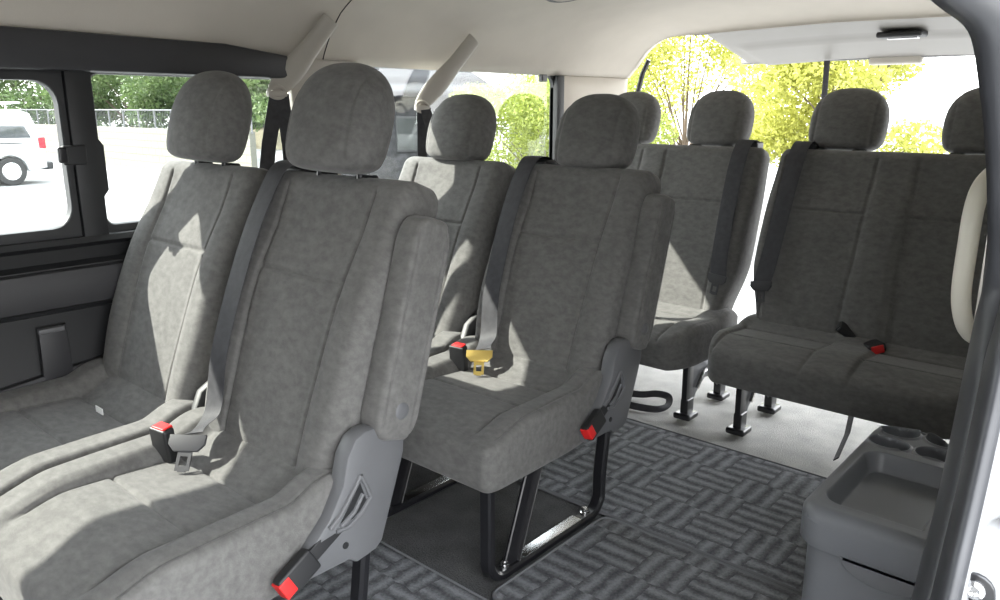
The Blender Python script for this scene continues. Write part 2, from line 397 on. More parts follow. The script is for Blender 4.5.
def superell(name, a, b, c, mapf, mat, parent, n1=2.6, nu=200, nv=100, fn=None):
    """headrest shape: superellipsoid with half sizes a (x), b (y), c (z)"""
    th = np.linspace(-np.pi / 2, np.pi / 2, nv)[:, None]; ph = np.linspace(0, 2 * np.pi, nu, endpoint=False)[None, :]
    def pw(v, e): return np.sign(v) * np.abs(v) ** e
    e1 = np.where(th > 0, 2 / (n1 - 0.45), 2 / (n1 + 1.4)); e2 = 2 / 2.6
    x = a * pw(np.cos(th), e1) * pw(np.cos(ph), e2); y = b * pw(np.cos(th), e1) * pw(np.sin(ph), e2); z = c * pw(np.sin(th), e1) + 0 * ph
    V = np.stack([x, y, z], -1)
    if fn is not None: V = fn(V)
    V = mapf(V); return grid_obj(name, V, True, mat, parent)

# local back frame: s runs up the backrest from the hip, h out of the front face
REC = R(21.5)
def back_map(cx, hip=(0, 0.0, 0.37), bend=0.0):
    def f(V):
        x, s, h = V[..., 0], V[..., 1], V[..., 2]
        y = hip[1] + s * math.sin(REC) - h * math.cos(REC); z = hip[2] + s * math.cos(REC) + h * math.sin(REC)
        return np.stack([x + cx, y, z], -1)
    return f
def bpt(cx, x, s, h, hip=(0, 0.0, 0.37)):
    return (cx + x, hip[1] + s * math.sin(REC) - h * math.cos(REC), hip[2] + s * math.cos(REC) + h * math.sin(REC))
BN = (0, -math.cos(REC), math.sin(REC))

def headrest(root, cx, a=0.122, hy=0.22, hz=1.002, hip=(0, 0, 0.37)):
    def fn(V):
        x, y, z = V[..., 0], V[..., 1], V[..., 2]
        t = z / 0.1; k = 1 - 0.05 * np.clip(-t, 0, 1) ** 2 - 0.05 * np.clip(t, 0, 1)
        x2 = x * k; front = (y < 0)
        y2 = y * (1 - 0.12 * np.clip(t, 0, 1)) + 0.012 * t
        g = 0.003 * gv(np.abs(x2) - 0.088, 0.005) * front
        z2 = np.where(z < -0.08, -0.08 + (z + 0.08) * 0.7, z)
        return np.stack([x2, y2 + g, z2], -1)
    hb = Vector((cx, hy, hz)); tl = R(10)
    def mp(V):
        x, y, z = V[..., 0], V[..., 1], V[..., 2]
        return np.stack([x + hb.x, hb.y + y * math.cos(tl) + z * math.sin(tl), hb.z - y * math.sin(tl) + z * math.cos(tl)], -1)
    o = superell('headrest', a, 0.064, 0.108, mp, M['fabric'], root, n1=3.0, fn=fn)
    for sx in (-1, 1):
        p0 = Vector(bpt(cx, sx * 0.062, 0.50, -0.02, hip)); p1 = Vector((cx + sx * 0.062, hb.y - 0.005, hb.z - 0.06))
        MB().tube([p0, p1], 0.006, 10).build('post', M['black_metal'], o)
        p = Vector(bpt(cx, sx * 0.062, 0.567, -0.02, hip))
        MB().box((p.x - 0.02, p.y - 0.016, p.z - 0.012), (p.x + 0.02, p.y + 0.016, p.z + 0.012), 0.006).build('post_guide', M['plastic_dark'], o)
    return o

def backrest(root, cx, wid=0.221, L=0.567, hip=(0, 0, 0.37), panels=((0.0, 0.132),), seamh=0.36, name='backrest'):
    def W(s):
        q = np.clip((s + 0.03) / (L + 0.03), 0, 1)
        base = wid * (0.90 + 0.10 * sm(0.0, 0.35, q)) - 0.006 * sm(0.7, 1, q)
        r = 0.035; d = np.clip((L - s) / r, 0, 1); base = base - 0.022 * (1 - np.sqrt(np.clip(1 - (1 - d) ** 2, 0, 1)))
        r2 = 0.05; d2 = np.clip((s + 0.06) / r2, 0, 1); return base - 0.03 * (1 - np.sqrt(np.clip(1 - (1 - d2) ** 2, 0, 1)))
    def F(x, s):
        h = 0.062 - 0.018 * sm(0.3, 0.6, s) + 0.012 * np.sin(np.clip(s / 0.45, 0, 1) * np.pi)
        xc = x; hw = wid
        inner = np.zeros_like(x)
        dmin = np.full_like(x, 9.0); ins = np.zeros_like(x)
        for (pc, pw) in panels:
            pwv = pw - 0.012 * sm(0.35, 0.0, s) + 0.004 * sm(0.4, 0.6, s)
            dmin = np.minimum(dmin, np.abs(np.abs(x - pc) - pwv)); ins = np.maximum(ins, sm(pw + 0.035, pw - 0.03, np.abs(x - pc)))
        h = h - 0.016 * ins * sm(0.62, 0.3, s)
        topm = sm(0.545, 0.53, s)
        h = h - 0.0065 * gv(dmin) * topm
        pin = np.zeros_like(x)
        for (pc, pw) in panels: pin = np.maximum(pin, sm(pw, pw - 0.004, np.abs(x - pc)))
        h = h - 0.0065 * gv(s - seamh) * pin
        h = h + 0.004 * np.sin(s * 21 + 0.5) * ins * 0.5
        return h
    def B(x, s): return -0.058 + 0.0 * x - 0.01 * sm(0.5, 0.2, s)
    return pad(name, W, -0.06, L, F, B, 0.034, 0.03, back_map(cx, hip), M['fabric'], root)

def cushion(root, cx, wid=0.235, y0=-0.455, y1=0.03, top=0.375, bot=0.262, panels=((0.0, 0.15),), big=0.05, name='cushion', rise=0.034, roundc=0.025, front=0.012, rear=0.04, rf=0.017):
    def W(s):
        r = roundc * 2; d = np.clip((s - y0) / r, 0, 1)
        return wid - roundc * (1 - np.sqrt(np.clip(1 - (1 - d) ** 2, 0, 1))) - 0.004 * sm(-0.1, 0.05, s)
    def F(x, s):
        h = top + front * sm(-0.10, -0.34, s) - 0.03 * sm(y0 + 0.14, y0, s) + rear * sm(-0.125, -0.02, s)
        dmin = np.full_like(x, 9.0); ins = np.zeros_like(x)
        for (pc, pw) in panels:
            dmin = np.minimum(dmin, np.abs(np.abs(x - pc) - pw)); ins = np.maximum(ins, sm(pw + 0.03, pw - 0.012, np.abs(x - pc)))
        rs_ = 0.35 + 0.65 * sm(-0.40, -0.08, s)
        h = h + rise * rs_ * (1 - ins) * (1 - 0.6 * sm(-0.09, 0.0, s))
        h = h - 0.006 * gv(dmin) * sm(-0.42, -0.38, s) * sm(-0.09, -0.12, s)
        pin = np.zeros_like(x)
        for (pc, pw) in panels: pin = np.maximum(pin, sm(pw, pw - 0.004, np.abs(x - pc)))
        for sc in (-0.245, -0.115): h = h - 0.006 * gv(s - sc) * pin
        if cx == 0.0: h = h - 0.003 * gv(wid - x - 0.022, 0.003) * sm(-0.42, -0.40, s)
        return h
    def B(x, s): return bot + 0.0 * x + 0.012 * sm(-0.2, 0.0, s)
    def mp(V): return np.stack([V[..., 0] + cx, V[..., 1], V[..., 2]], -1)
    return pad(name, W, y0, y1, F, B, rf, 0.02, mp, M['fabric'], root)

def buckle(root, p, d, up, red='top', name='seat_buckle', BL=0.0, sc=1.18):
    """belt receiver: black body along direction d standing at p, red press button at its end"""
    d = Vector(d).normalized(); u = Vector(up); u = (u - d * u.dot(d)).normalized(); s = d.cross(u)
    Mx = Matrix((( s.x, u.x, d.x, p[0]), (s.y, u.y, d.y, p[1]), (s.z, u.z, d.z, p[2]), (0, 0, 0, 1)))
    Mx = Mx @ Matrix.Scale(sc, 4)
    o = MB().box((-0.021, -0.011, 0.0), (0.021, 0.011, 0.072), 0.005, Mx).box((-0.019, -0.009, -BL), (0.019, 0.009, 0.01), 0.004, Mx).box((-0.012, -0.003, -0.07), (0.012, 0.003, 0.01), 0.002, Mx).build(name, M['plastic_dark'], root)
    MB().box((-0.014, -0.0118 if name == 'seat_buckle' else -0.0125, 0.060 if name == 'seat_buckle' else 0.052), (0.016, 0.008 if name == 'seat_buckle' else 0.0122, 0.0745), 0.002, Mx).build('red_button', M['red'], o)
    return o

def tongue_mb(p, d, n):
    """belt latch plate: slotted metal plate with blade pointing along d, face normal n"""
    d = Vector(d).normalized(); n = Vector(n); n = (n - d * n.dot(d)).normalized(); s = d.cross(n)
    Mx = Matrix(((s.x, d.x, n.x, p[0]), (s.y, d.y, n.y, p[1]), (s.z, d.z, n.z, p[2]), (0, 0, 0, 1))) @ Matrix.Scale(1.12, 4)
    a = MB()
    a.prism([(-0.031, -0.006), (-0.031, 0.010), (-0.020, 0.022), (0.020, 0.022), (0.031, 0.010), (0.031, -0.006)], 2, -0.0035, 0.0035, 0.0012)
    # blade with square window
    o = [(-0.012, 0.020), (-0.012, 0.052), (-0.008, 0.056), (0.008, 0.056), (0.012, 0.052), (0.012, 0.020)]
    a.box((-0.012, 0.020, -0.0015), (-0.0065, 0.054, 0.0015)); a.box((0.0065, 0.020, -0.0015), (0.012, 0.054, 0.0015))
    a.box((-0.0066, 0.046, -0.0015), (0.0066, 0.056, 0.0015)); a.box((-0.0066, 0.018, -0.0015), (0.0066, 0.030, 0.0015))
    a.v = [tuple(Mx @ Vector(v)) for v in a.v]
    return a

def seat_belt_part(root, path, nrm, tong, tmat, width=0.057):
    P = [Vector(p) for p in path]
    # smooth the path
    Q, Nn = [], []
    for i in range(len(P) - 1):
        p0, p1, p2, p3 = P[max(i - 1, 0)], P[i], P[i + 1], P[min(i + 2, len(P) - 1)]
        n0, n1 = Vector(nrm[i]), Vector(nrm[i + 1])
        for k in range(8):
            t = k / 8
            Q.append(0.5 * ((2 * p1) + (-p0 + p2) * t + (2 * p0 - 5 * p1 + 4 * p2 - p3) * t * t + (-p0 + 3 * p1 - 3 * p2 + p3) * t ** 3)); Nn.append(n0.lerp(n1, t))
    Q.append(P[-1]); Nn.append(Vector(nrm[-1]))
    b = MB().strap(Q, [tuple(n) for n in Nn], width).build('seat_belt', M['webbing'], root)
    if tong: tongue_mb(*tong).build('latch_plate', tmat, b)
    return b

def arc_pts(c, r, a0, a1, n): return [(c[0] + r * math.cos(a0 + (a1 - a0) * k / n), c[1] + r * math.sin(a0 + (a1 - a0) * k / n)) for k in range(n + 1)]
def rrect(x0, y0, x1, y1, r, n=6):
    r = list(r) if isinstance(r, (list, tuple)) else [r] * 4; p = []     # order bl, br, tr, tl
    for (cx, cy, a, q) in ((x0, y0, math.pi, 0), (x1, y0, 1.5 * math.pi, 1), (x1, y1, 0, 2), (x0, y1, 0.5 * math.pi, 3)):
        rr = max(r[q], 1e-4); sx = 1 if cx == x0 else -1; sy = 1 if cy == y0 else -1
        p += arc_pts((cx + sx * rr, cy + sy * rr), rr, a, a + math.pi / 2, n)
    return p

# leg frame loop of square tube in the YZ plane at x
def leg_frame(root, x, ya=-0.405, yb=0.035, zt=0.27, braces=True, full=True):
    r = 0.05; w_ = 0.030
    pts = [(x, ya, zt)] + [(x, ya, 0.07)] + [(x, p[0], p[1]) for p in arc_pts((ya + r, 0.018 + r), r, math.pi, 1.5 * math.pi, 7)] \
        + [(x, p[0], p[1]) for p in arc_pts((yb - r, 0.018 + r), r, 1.5 * math.pi, 2 * math.pi, 7)] + [(x, yb, 0.12), (x, yb + 0.02, zt)]
    o = MB().bar(pts, 0.022, 0.034).build('leg_frame', M['black_metal'], root)
    MB().bar([(x, ya + 0.075, 0.03), (x, ya + 0.17, zt + 0.01)], 0.045, 0.010).bar([(x + 0.004, ya + 0.098, 0.03), (x + 0.004, ya + 0.193, zt + 0.01)], 0.003, 0.02).build('brace', M['black_metal'], o)
    for yy in (ya + 0.06, yb - 0.06):
        MB().lathe([(0.013, 0.0), (0.013, 0.004), (0.009, 0.005), (0.009, 0.013), (0.006, 0.016)], 12, Matrix.Translation((x - 0.002, yy, 0.029))).build('bolt', M['chrome'], o)
    MB().box((x - 0.022, ya + 0.12, 0.008), (x - 0.008 + 0.02, yb - 0.09, 0.0295), 0.003).build('floor_rail', M['chrome'], o)
    return o

# ================================================================= DOUBLE SEATS (rows nearest the door)
NEAR, FAR = 0.0, -0.485       # seat centres relative to the near seat
def double_seat(loc, label):
    root = empty('double_seat', loc, label, 'seat', 'two-person seats facing forwards')
    for cx in (NEAR, FAR):
        cushion(root, cx, wid=0.238)
        backrest(root, cx)
        headrest(root, cx)
    # folded up armrest on the aisle side
    def W(s):
        d = np.clip((0.195 - np.abs(s)) / 0.055, 0, 1); return 0.044 * (0.35 + 0.65 * np.sqrt(np.clip(1 - (1 - d) ** 2, 0, 1))) + 0.004 * sm(0.2, -0.2, s)
    def Fa(x, s): return 0.029 - 0.0035 * gv(np.abs(x) - 0.032, 0.004)
    def Ba(x, s): return -0.029 + 0 * x
    ax, ay, az = 0.246, 0.122, 0.288 + 0.37; RA = R(17)
    def mp(V):
        u, s, h = V[..., 0], V[..., 1], V[..., 2]
        return np.stack([ax + h, ay + s * math.sin(RA) + u * math.cos(RA), az + s * math.cos(RA) - u * math.sin(RA)], -1)
    arm = pad('armrest', W, -0.195, 0.195, Fa, Ba, 0.013, 0.013, mp, M['fabric'], root, 50, 90)
    pv = mp(np.array([[0.0, -0.140, 0.0265]]))[0]
    MB().lathe([(0.015, 0.0), (0.015, 0.003), (0.013, 0.0045), (0.004, 0.005)], 24, Matrix.Translation(Vector(pv)) @ Matrix.Rotation(R(90), 4, 'Y')).build('pivot_cap', M['plastic_grey'], arm)
    # side cover
    poly = [(0.038, 0.505), (0.065, 0.500), (0.088, 0.485), (0.098, 0.462), (0.096, 0.44), (0.071, 0.373), (0.040, 0.290), (0.025, 0.278), (-0.018, 0.272), (-0.033, 0.284), (-0.135, 0.286), (-0.137, 0.305), (-0.098, 0.350), (-0.070, 0.376), (-0.040, 0.424), (-0.028, 0.470), (-0.010, 0.497), (0.012, 0.506)]
    cb = MB().prism(poly, 0, 0.222, 0.262, 0.009)
    ridge = [[(-0.072, 0.362), (-0.050, 0.378), (-0.026, 0.405), (-0.005, 0.432)], [(-0.060, 0.352), (-0.034, 0.350), (-0.006, 0.366), (0.014, 0.386)], [(-0.005, 0.432), (0.006, 0.410), (0.014, 0.386)], [(-0.05, 0.357), (-0.022, 0.372), (-0.002, 0.398)]]
    for rd in ridge: cb.tube([(0.263, a, b) for a, b in rd], 0.0045, 8)
    cv = cb.build('side_cover', M['plastic_grey'], root)
    MB().prism([(-0.050, 0.362), (-0.020, 0.360), (0.006, 0.380), (-0.006, 0.418), (-0.026, 0.392)], 0, 0.2605, 0.2632).build('recess', M['plastic_dark'], cv)
    MB().lathe([(0.006, 0), (0.006, 0.003), (0.003, 0.003)], 16, Matrix.Translation((0.2605, -0.042, 0.318)) @ Matrix.Rotation(R(90), 4, 'Y')).build('screw', M['plastic_dark'], cv)
    # reclining hinge cover between the two seats
    MB().prism([(-0.08, 0.33), (-0.02, 0.46), (0.05, 0.50), (0.08, 0.47), (0.04, 0.36)], 0, -0.256, -0.232, 0.006).build('hinge_cover', M['plastic_dark'], root)
    # under frame
    leg_frame(root, 0.185); leg_frame(root, -0.225)
    MB().box((-0.68, -0.36, 0.245), (0.20, -0.325, 0.27), 0.004).box((-0.68, -0.02, 0.245), (0.20, 0.02, 0.27), 0.004).build('cross_rail', M['black_metal'], root)
    MB().box((-0.70, -0.30, 0.10), (-0.66, 0.0, 0.27), 0.006).build('wall_bracket', M['black_metal'], root)
    # buckles
    buckle(root, (-0.160, -0.135, 0.365), (0.05, -0.10, 0.9), (0.2, -1, 0), BL=0.04, sc=1.12)
    buckle(root, (0.262, -0.085, 0.345), (0.06, -0.80, -0.38), (0.9, 0, 0.2), name='side_buckle', sc=0.98)
    # belt over the near backrest
    N_ = BN
    path = [bpt(0, -0.165, 0.550, -0.06), bpt(0, -0.165, 0.590, -0.02), bpt(0, -0.165, 0.572, 0.045), bpt(0, -0.170, 0.49, 0.066), bpt(0, -0.166, 0.36, 0.080), bpt(0, -0.152, 0.18, 0.086), bpt(0, -0.130, 0.06, 0.080), (-0.103, -0.112, 0.436)]
    nr = [(0, 1, .2), (0, 0, 1), BN, BN, BN, BN, BN, (0.2, -0.8, 0.4)]
    tg = ((-0.100, -0.120, 0.430), (0.30, -0.38, -0.60), (0.5, -0.62, 0.62))
    seat_belt_part(root, path, nr, tg, M['tongue'])
    p = bpt(0, -0.165, 0.577, -0.01)
    MB().box((p[0] - 0.04, p[1] - 0.035, p[2] - 0.016), (p[0] + 0.04, p[1] + 0.035, p[2] + 0.010), 0.009).build('belt_guide', M['plastic_dark'], root)
    return root
HX = -1.215
s2 = double_seat((HX, 0.735, 0.022), 'grey two-person seat nearest the camera, armrest folded up, cut off by the photo\'s bottom left')
MB().box((FAR - 0.02, -0.13, 0.378), (FAR + 0.015, -0.128, 0.392), 0.0).build('fabric_label', M['label'], s2)
s3 = copy_tree(s2); s3.location = (HX, 1.535, -0.005)
for rt, dy in ((s2, -0.03), (s3, 0.03)):
    for ch in rt.children:
        if ch.name.startswith('headrest'): ch.location = (0, dy, 0.004 if rt is s2 else -0.014)
    far_ = [ch for ch in rt.children if ch.name.startswith('headrest')][1]
    if rt is s2:
        for ch in rt.children:
            if ch.name.startswith('side_buckle'): ch.location = (0, -0.022, -0.016)
    if rt is s3: far_.location = (0, 0.0, -0.010)
s3['label'] = 'grey two-person seat behind the nearest one, showing its black square-tube leg frame on the mats'
for ch in list(s3.children):
    if ch.name.startswith('fabric_label'): bpy.data.objects.remove(ch)
    elif ch.name.startswith('seat_belt'):
        for g in ch.children:
            if g.name.startswith('latch_plate'):
                g.data = g.data.copy(); g.data.materials[0] = M['gold']; g['label'] = 'yellowish belt latch plate'

# ================================================================= REAR BENCHES
REC = R(18); BN = (0, -math.cos(REC), math.sin(REC))
BH = (0, 0.0, 0.37)
def bench(loc, heads, wid, label, beltside):
    root = empty('bench_seat', loc, label, 'seat', 'two-person benches of the last row')
    pn = tuple((h, 0.135) for h in heads)
    cushion(root, 0, wid=wid, y0=-0.375, y1=0.03, top=0.352, bot=0.235, panels=pn, rise=0.012, roundc=0.075, front=0.02, rear=0.02, rf=0.03)
    backrest(root, 0, wid=wid, panels=tuple((h, 0.138) for h in heads), hip=BH)
    for h in heads: headrest(root, h, a=0.120, hy=0.26, hz=1.003)
    x = beltside * (wid - 0.075)
    path = [bpt(0, x, 0.550, -0.06), bpt(0, x, 0.592, -0.02), bpt(0, x, 0.572, 0.045), bpt(0, x + beltside * 0.002, 0.45, 0.075), bpt(0, x + beltside * 0.012, 0.2, 0.082), bpt(0, x + beltside * 0.022, 0.10, 0.080)]
    bt = seat_belt_part(root, path, [(0, 1, .2), (0, 0, 1)] + [BN] * 4, (bpt(0, x + beltside * 0.022, 0.10, 0.084), (-beltside * 0.1, -0.15, -0.9), BN), M['tongue'])
    p = bpt(0, x, 0.577, -0.01)
    MB().box((p[0] - 0.036, p[1] - 0.03, p[2] - 0.012), (p[0] + 0.036, p[1] + 0.03, p[2] + 0.016), 0.009).build('belt_guide', M['plastic_dark'], root)
    buckle(root, (x - beltside * -0.002, -0.055, 0.345), (0, -0.1, 1), (0, -1, 0)) if False else None
    return root, x
# left bench x -1.80..-1.075 ; right bench -1.045..-0.30
bl, xl = bench((-1.425, 2.445, 0.006), (-0.255, 0.125), 0.352, 'dark grey two-person bench of the last row, the one by the windows', 1)
br_, xr = bench((-0.655, 2.445, 0.006), (-0.195, 0.205), 0.372, 'dark grey two-person bench of the last row, right one behind the cup holder console', -1)
MB().strap([(-0.02 + 0.0, 0.06, 0.25), (-0.012, 0.02, 0.14), (0.0, -0.06, 0.06), (0.004, -0.16, 0.012)], (-0.6, -0.6, 0.3), 0.028, 0.004).build('strap', M['webbing'], br_)
for root, xs, side in ((bl, (-0.30, 0.265), 1), (br_, (-0.312, 0.21), -1)):
    for k, x in enumerate(xs):
        MB().prism([(-0.175, 0.26), (-0.135, 0.26), (-0.120, 0.03), (-0.170, 0.03)], 0, x - 0.010, x + 0.010, 0.003).build('leg', M['black_metal'], root)
        lg = MB().prism([(-0.135, 0.25), (0.10, 0.25), (0.11, 0.07), (0.08, 0.06), (0.04, 0.11), (-0.03, 0.12), (-0.09, 0.08), (-0.12, 0.03)], 0, x - 0.004, x + 0.004, 0.0015).build('leg', M['plastic_grey'], root)
        MB().tube([(x + 0.012, -0.10, 0.10), (x + 0.012, -0.06, 0.15), (x + 0.012, 0.02, 0.16), (x + 0.012, 0.08, 0.11)], 0.007, 8).build('release_bar', M['chrome'], lg)
        for yy in (-0.15, 0.10):
            MB().box((x - 0.032, yy - 0.035, 0.004), (x + 0.032, yy + 0.035, 0.026), 0.008).box((x - 0.014, yy - 0.02, 0.02), (x + 0.014, yy + 0.03, 0.075), 0.006).build('floor_latch', M['black_metal'], root)
bq = buckle(br_, (-0.005, -0.045, 0.365), (-0.5, -0.25, 0.35), (0, -0.4, 1), sc=0.95)
for ch in list(bq.children): ch.data.materials[0] = M['plastic_dark']; ch.name = 'release_button'
buckle(br_, (0.020, -0.05, 0.358), (0.35, -0.45, 0.05), (0, -0.4, 1))
buckle(bl, (0.02, -0.07, 0.34), (-0.2, -0.2, 0.5), (0, -1, 0))

# ================================================================= FLOOR, MATS
def struct(o): o['kind'] = 'structure'; return o
struct(MB().box((-1.97, -1.2, -0.06), (-0.14, 2.16, 0.0)).build('floor', M['carpet_dark'], smooth=False))
struct(MB().box((-1.97, 2.16, -0.06), (-0.14, 3.12, 0.0)).build('floor_rear', M['carpet_light'], smooth=False))
def mat_piece(poly, label):
    o = tag(MB().prism(poly, 2, 0.0008, 0.009, 0.003).build('floor_mat', M['mat']), label, 'floor mat', 'block-patterned floor mats')
    MB().tube([(x, y, 0.006) for x, y in poly], 0.0055, 6, closed=True).build('binding', M['binding'], o)
mat_piece(rrect(-1.93, -0.6, -0.42, 1.085, 0.03), 'patterned grey floor mat under and around the nearest two-person seat')
mat_piece(rrect(-1.00, 1.10, -0.42, 1.555, 0.03), 'patterned grey mat strip between the second seat\'s leg frame and the cup holder console')
mat_piece(rrect(-1.93, 1.568, -0.40, 2.155, 0.03), 'large patterned grey mat in front of the last row benches')
pts = [(-1.46, 2.23, 0.016), (-1.40, 2.25, 0.016), (-1.33, 2.26, 0.014), (-1.27, 2.29, 0.012), (-1.25, 2.33, 0.02), (-1.27, 2.37, 0.035), (-1.32, 2.37, 0.035), (-1.38, 2.36, 0.02), (-1.50, 2.34, 0.01)]
P_ = [Vector(p) for p in pts]; Q_ = []
for i in range(len(P_) - 1):
    p0, p1, p2, p3 = P_[max(i - 1, 0)], P_[i], P_[i + 1], P_[min(i + 2, len(P_) - 1)]
    for k in range(6):
        t = k / 6; Q_.append(0.5 * ((2 * p1) + (-p0 + p2) * t + (2 * p0 - 5 * p1 + 4 * p2 - p3) * t * t + (-p0 + 3 * p1 - 3 * p2 + p3) * t ** 3))
o = tag(MB().strap(Q_, (0, -0.75, 0.6), 0.026, 0.003).build('floor_strap', M['webbing']), 'black webbing strap looped on the light carpet in front of the last row', 'strap')

# ================================================================= CONSOLE WITH CUP HOLDERS
def console():
    root = empty('cup_holder_console', (-0.265, 1.35, 0), 'grey plastic side console with four cup holders and a tray, beside the door pillar', 'console')
    def loc(b): b.v = [(v[0] + 0.265, v[1] - 1.35, v[2]) for v in b.v]; return b
    x0, x1, y0, y1 = -0.375, -0.150, 1.125, 1.575
    loc(MB().prism(rrect(x0 + 0.012, y0 + 0.014, x1, y1 - 0.01, (0.04, 0.02, 0.02, 0.04)), 2, 0.0, 0.40, 0.004)).build('body', M['console'], root)
    # lid with tray recess and four cup wells: height field
    NX, NY = 230, 440
    xs = np.linspace(x0, x1, NX); ys = np.linspace(y0, y1, NY); X, Y = np.meshgrid(xs, ys)
    def rr(x, y, ax, ay, bx, by, r):
        cx, cy = (ax + bx) / 2, (ay + by) / 2; qx = np.abs(x - cx) - (bx - ax) / 2 + r; qy = np.abs(y - cy) - (by - ay) / 2 + r
        return np.hypot(np.maximum(qx, 0), np.maximum(qy, 0)) + np.minimum(np.maximum(qx, qy), 0) - r
    d = rr(X, Y, x0, y0, x1 + 0.06, y1, 0.05)
    Z = 0.45 - 0.022 * (1 - qd(-d, 0.022))
    dt = rr(X, Y, x0 + 0.028, y0 + 0.045, x1 + 0.03, y0 + 0.285, 0.03)
    dc = rr(X, Y, x1 - 0.055, y0 + 0.03, x1 + 0.06, y0 + 0.105, 0.02)
    dt = np.maximum(dt, -dc)
    Z = Z - 0.034 * sm(0.004, -0.012, dt)
    dcu = rr(X, Y, x0 + 0.022, y0 + 0.315, x1 + 0.03, y1 - 0.022, 0.02)
    Z = Z - 0.004 * sm(0.002, -0.002, dcu)
    for cxq, cyq in ((-0.328, 1.464), (-0.328, 1.538), (-0.250, 1.470), (-0.250, 1.544)):
        dd = np.hypot((X - cxq), (Y - cyq) * 1.12) - 0.0335
        Z = Z + 0.003 * gv(dd - 0.002, 0.003) - 0.075 * sm(0.001, -0.005, dd)
    inside = d <= 0
    idx = -np.ones(X.shape, int); b = MB(); 
    # clamp outside points onto the outline
    Xc, Yc = X.copy(), Y.copy()
    for _ in range(4):
        dd = rr(Xc, Yc, x0, y0, x1 + 0.06, y1, 0.05); e = 1e-4
        gx = (rr(Xc + e, Yc, x0, y0, x1 + 0.06, y1, 0.05) - dd) / e; gy = (rr(Xc, Yc + e, x0, y0, x1 + 0.06, y1, 0.05) - dd) / e
        o_ = np.maximum(dd, 0); Xc -= gx * o_; Yc -= gy * o_
    Z = np.where(inside, Z, 0.428)
    lid = grid_obj('lid', np.stack([Xc + 0.265, Yc - 1.35, Z], -1), False, M['console'], root)
    skirt = loc(MB().prism(rrect(x0, y0, x1, y1, (0.05, 0.001, 0.001, 0.05), 8), 2, 0.385, 0.429, 0.002)); skirt.f = skirt.f[:-1]; skirt.mi = skirt.mi[:-1]; skirt.uv = skirt.uv[:-1]
    skirt.build('lid_rim', M['console'], root)
    cpts = [(x0 + 0.075 + 0.062 * (1 - math.cos(t)), 0.388 - 0.034 * math.sin(t)) for t in np.linspace(0, math.pi, 18)] + [(x0 + 0.199, 0.390), (x0 + 0.075, 0.390)]
    loc(MB().prism(cpts, 1, y0 - 0.002, y0 + 0.03, 0.006)).build('catch_handle', M['plastic_grey'], root)
    return root
console()

# ================================================================= BODY SHELL
XL, XR = -1.955, -0.145
def prof(n=40):
    """roof section from left window head over to the door head"""
    k = [(-1.955, 1.175), (-1.935, 1.215), (-1.90, 1.265), (-1.85, 1.315), (-1.76, 1.365), (-1.62, 1.40), (-1.40, 1.425), (-1.05, 1.435), (-0.70, 1.425), (-0.48, 1.40), (-0.34, 1.365), (-0.25, 1.315), (-0.20, 1.265), (-0.165, 1.215), (-0.145, 1.16)]
    P = np.array(k); d = np.r_[0, np.cumsum(np.linalg.norm(np.diff(P, axis=0), axis=1))]; t = np.linspace(0, d[-1], n)
    return np.stack([np.interp(t, d, P[:, 0]), np.interp(t, d, P[:, 1])], -1)
def ceiling():
    A = prof(60)
    # rear opening outline above z 1.17
    k = [(-1.945, 1.175)] + [(-1.90 + 0.0, 1.22)] + arc_pts((-1.70, 1.13), 0.215, R(152), R(93), 10) + [(-1.55, 1.348), (-1.05, 1.357), (-0.55, 1.348)] + arc_pts((-0.40, 1.13), 0.215, R(87), R(20), 10) + [(-0.165, 1.16)]
    k = [p for p in k]; k[1] = (-1.925, 1.20)
    P = np.array(k); d = np.r_[0, np.cumsum(np.linalg.norm(np.diff(P, axis=0), axis=1))]; t = np.linspace(0, d[-1], 60)
    Bp = np.stack([np.interp(t, d, P[:, 0]), np.interp(t, d, P[:, 1])], -1)
    rows = []
    for y in list(np.linspace(-1.2, 2.45, 30)): rows.append(np.c_[A[:, 0], np.full(60, y), A[:, 1]])
    for q in np.linspace(0.05, 1, 22):
        y = 2.45 + 0.62 * math.sin(q * math.pi / 2); f = 1 - math.cos(q * math.pi / 2); S = A * (1 - f) + Bp * f
        rows.append(np.c_[S[:, 0], np.full(60, y), S[:, 1]])
    last = rows[-1].copy()
    for dy, sc in ((0.02, 0.004), (0.05, 0.01)):
        c = last.copy(); c[:, 1] += dy; c[:, 2] += sc; c[:, 0] = (c[:, 0] + 1.05) * 1.01 - 1.05; rows.append(c)
    o = struct(grid_obj('ceiling', np.array(rows), False, M['headliner']))
    md = o.modifiers.new('thickness', 'SOLIDIFY'); md.thickness = 0.03; md.offset = 1
    return o
ceiling()
# cross seam and rear lamp on the headliner: thin dark joint following the roof section
A = prof(60); 
def joint(y, i0, i1, name):
    # runs on the inner face of the lining
    pts = []
    for i in range(i0, i1):
        t = (A[min(i + 1, 59)] - A[max(i - 1, 0)]); n_ = np.array([t[1], -t[0]]); n_ = n_ / np.linalg.norm(n_)
        pts.append((A[i, 0] + n_[0] * 0.0005, y, A[i, 1] + n_[1] * 0.0005))
    return struct(MB().tube(pts, 0.0016, 6).build(name, M['plastic_dark']))
joint(1.43, 0, 59, 'trim_1')
lp = empty('ceiling_lamp', (-1.56, 2.10, 1.405), 'round dark-rimmed ceiling lamp on the beige headliner at the very top of the picture', 'lamp')
lp.rotation_euler = (0, R(-9), 0)
MB().lathe([(0.075, 0.006), (0.075, -0.006), (0.066, -0.012), (0.058, -0.010), (0.058, 0.006)], 40).build('rim', M['plastic_grey'], lp)
MB().lathe([(0.059, 0.0), (0.059, -0.008), (0.045, -0.014), (0.02, -0.017)], 40).build('lens', M['beige'], lp)
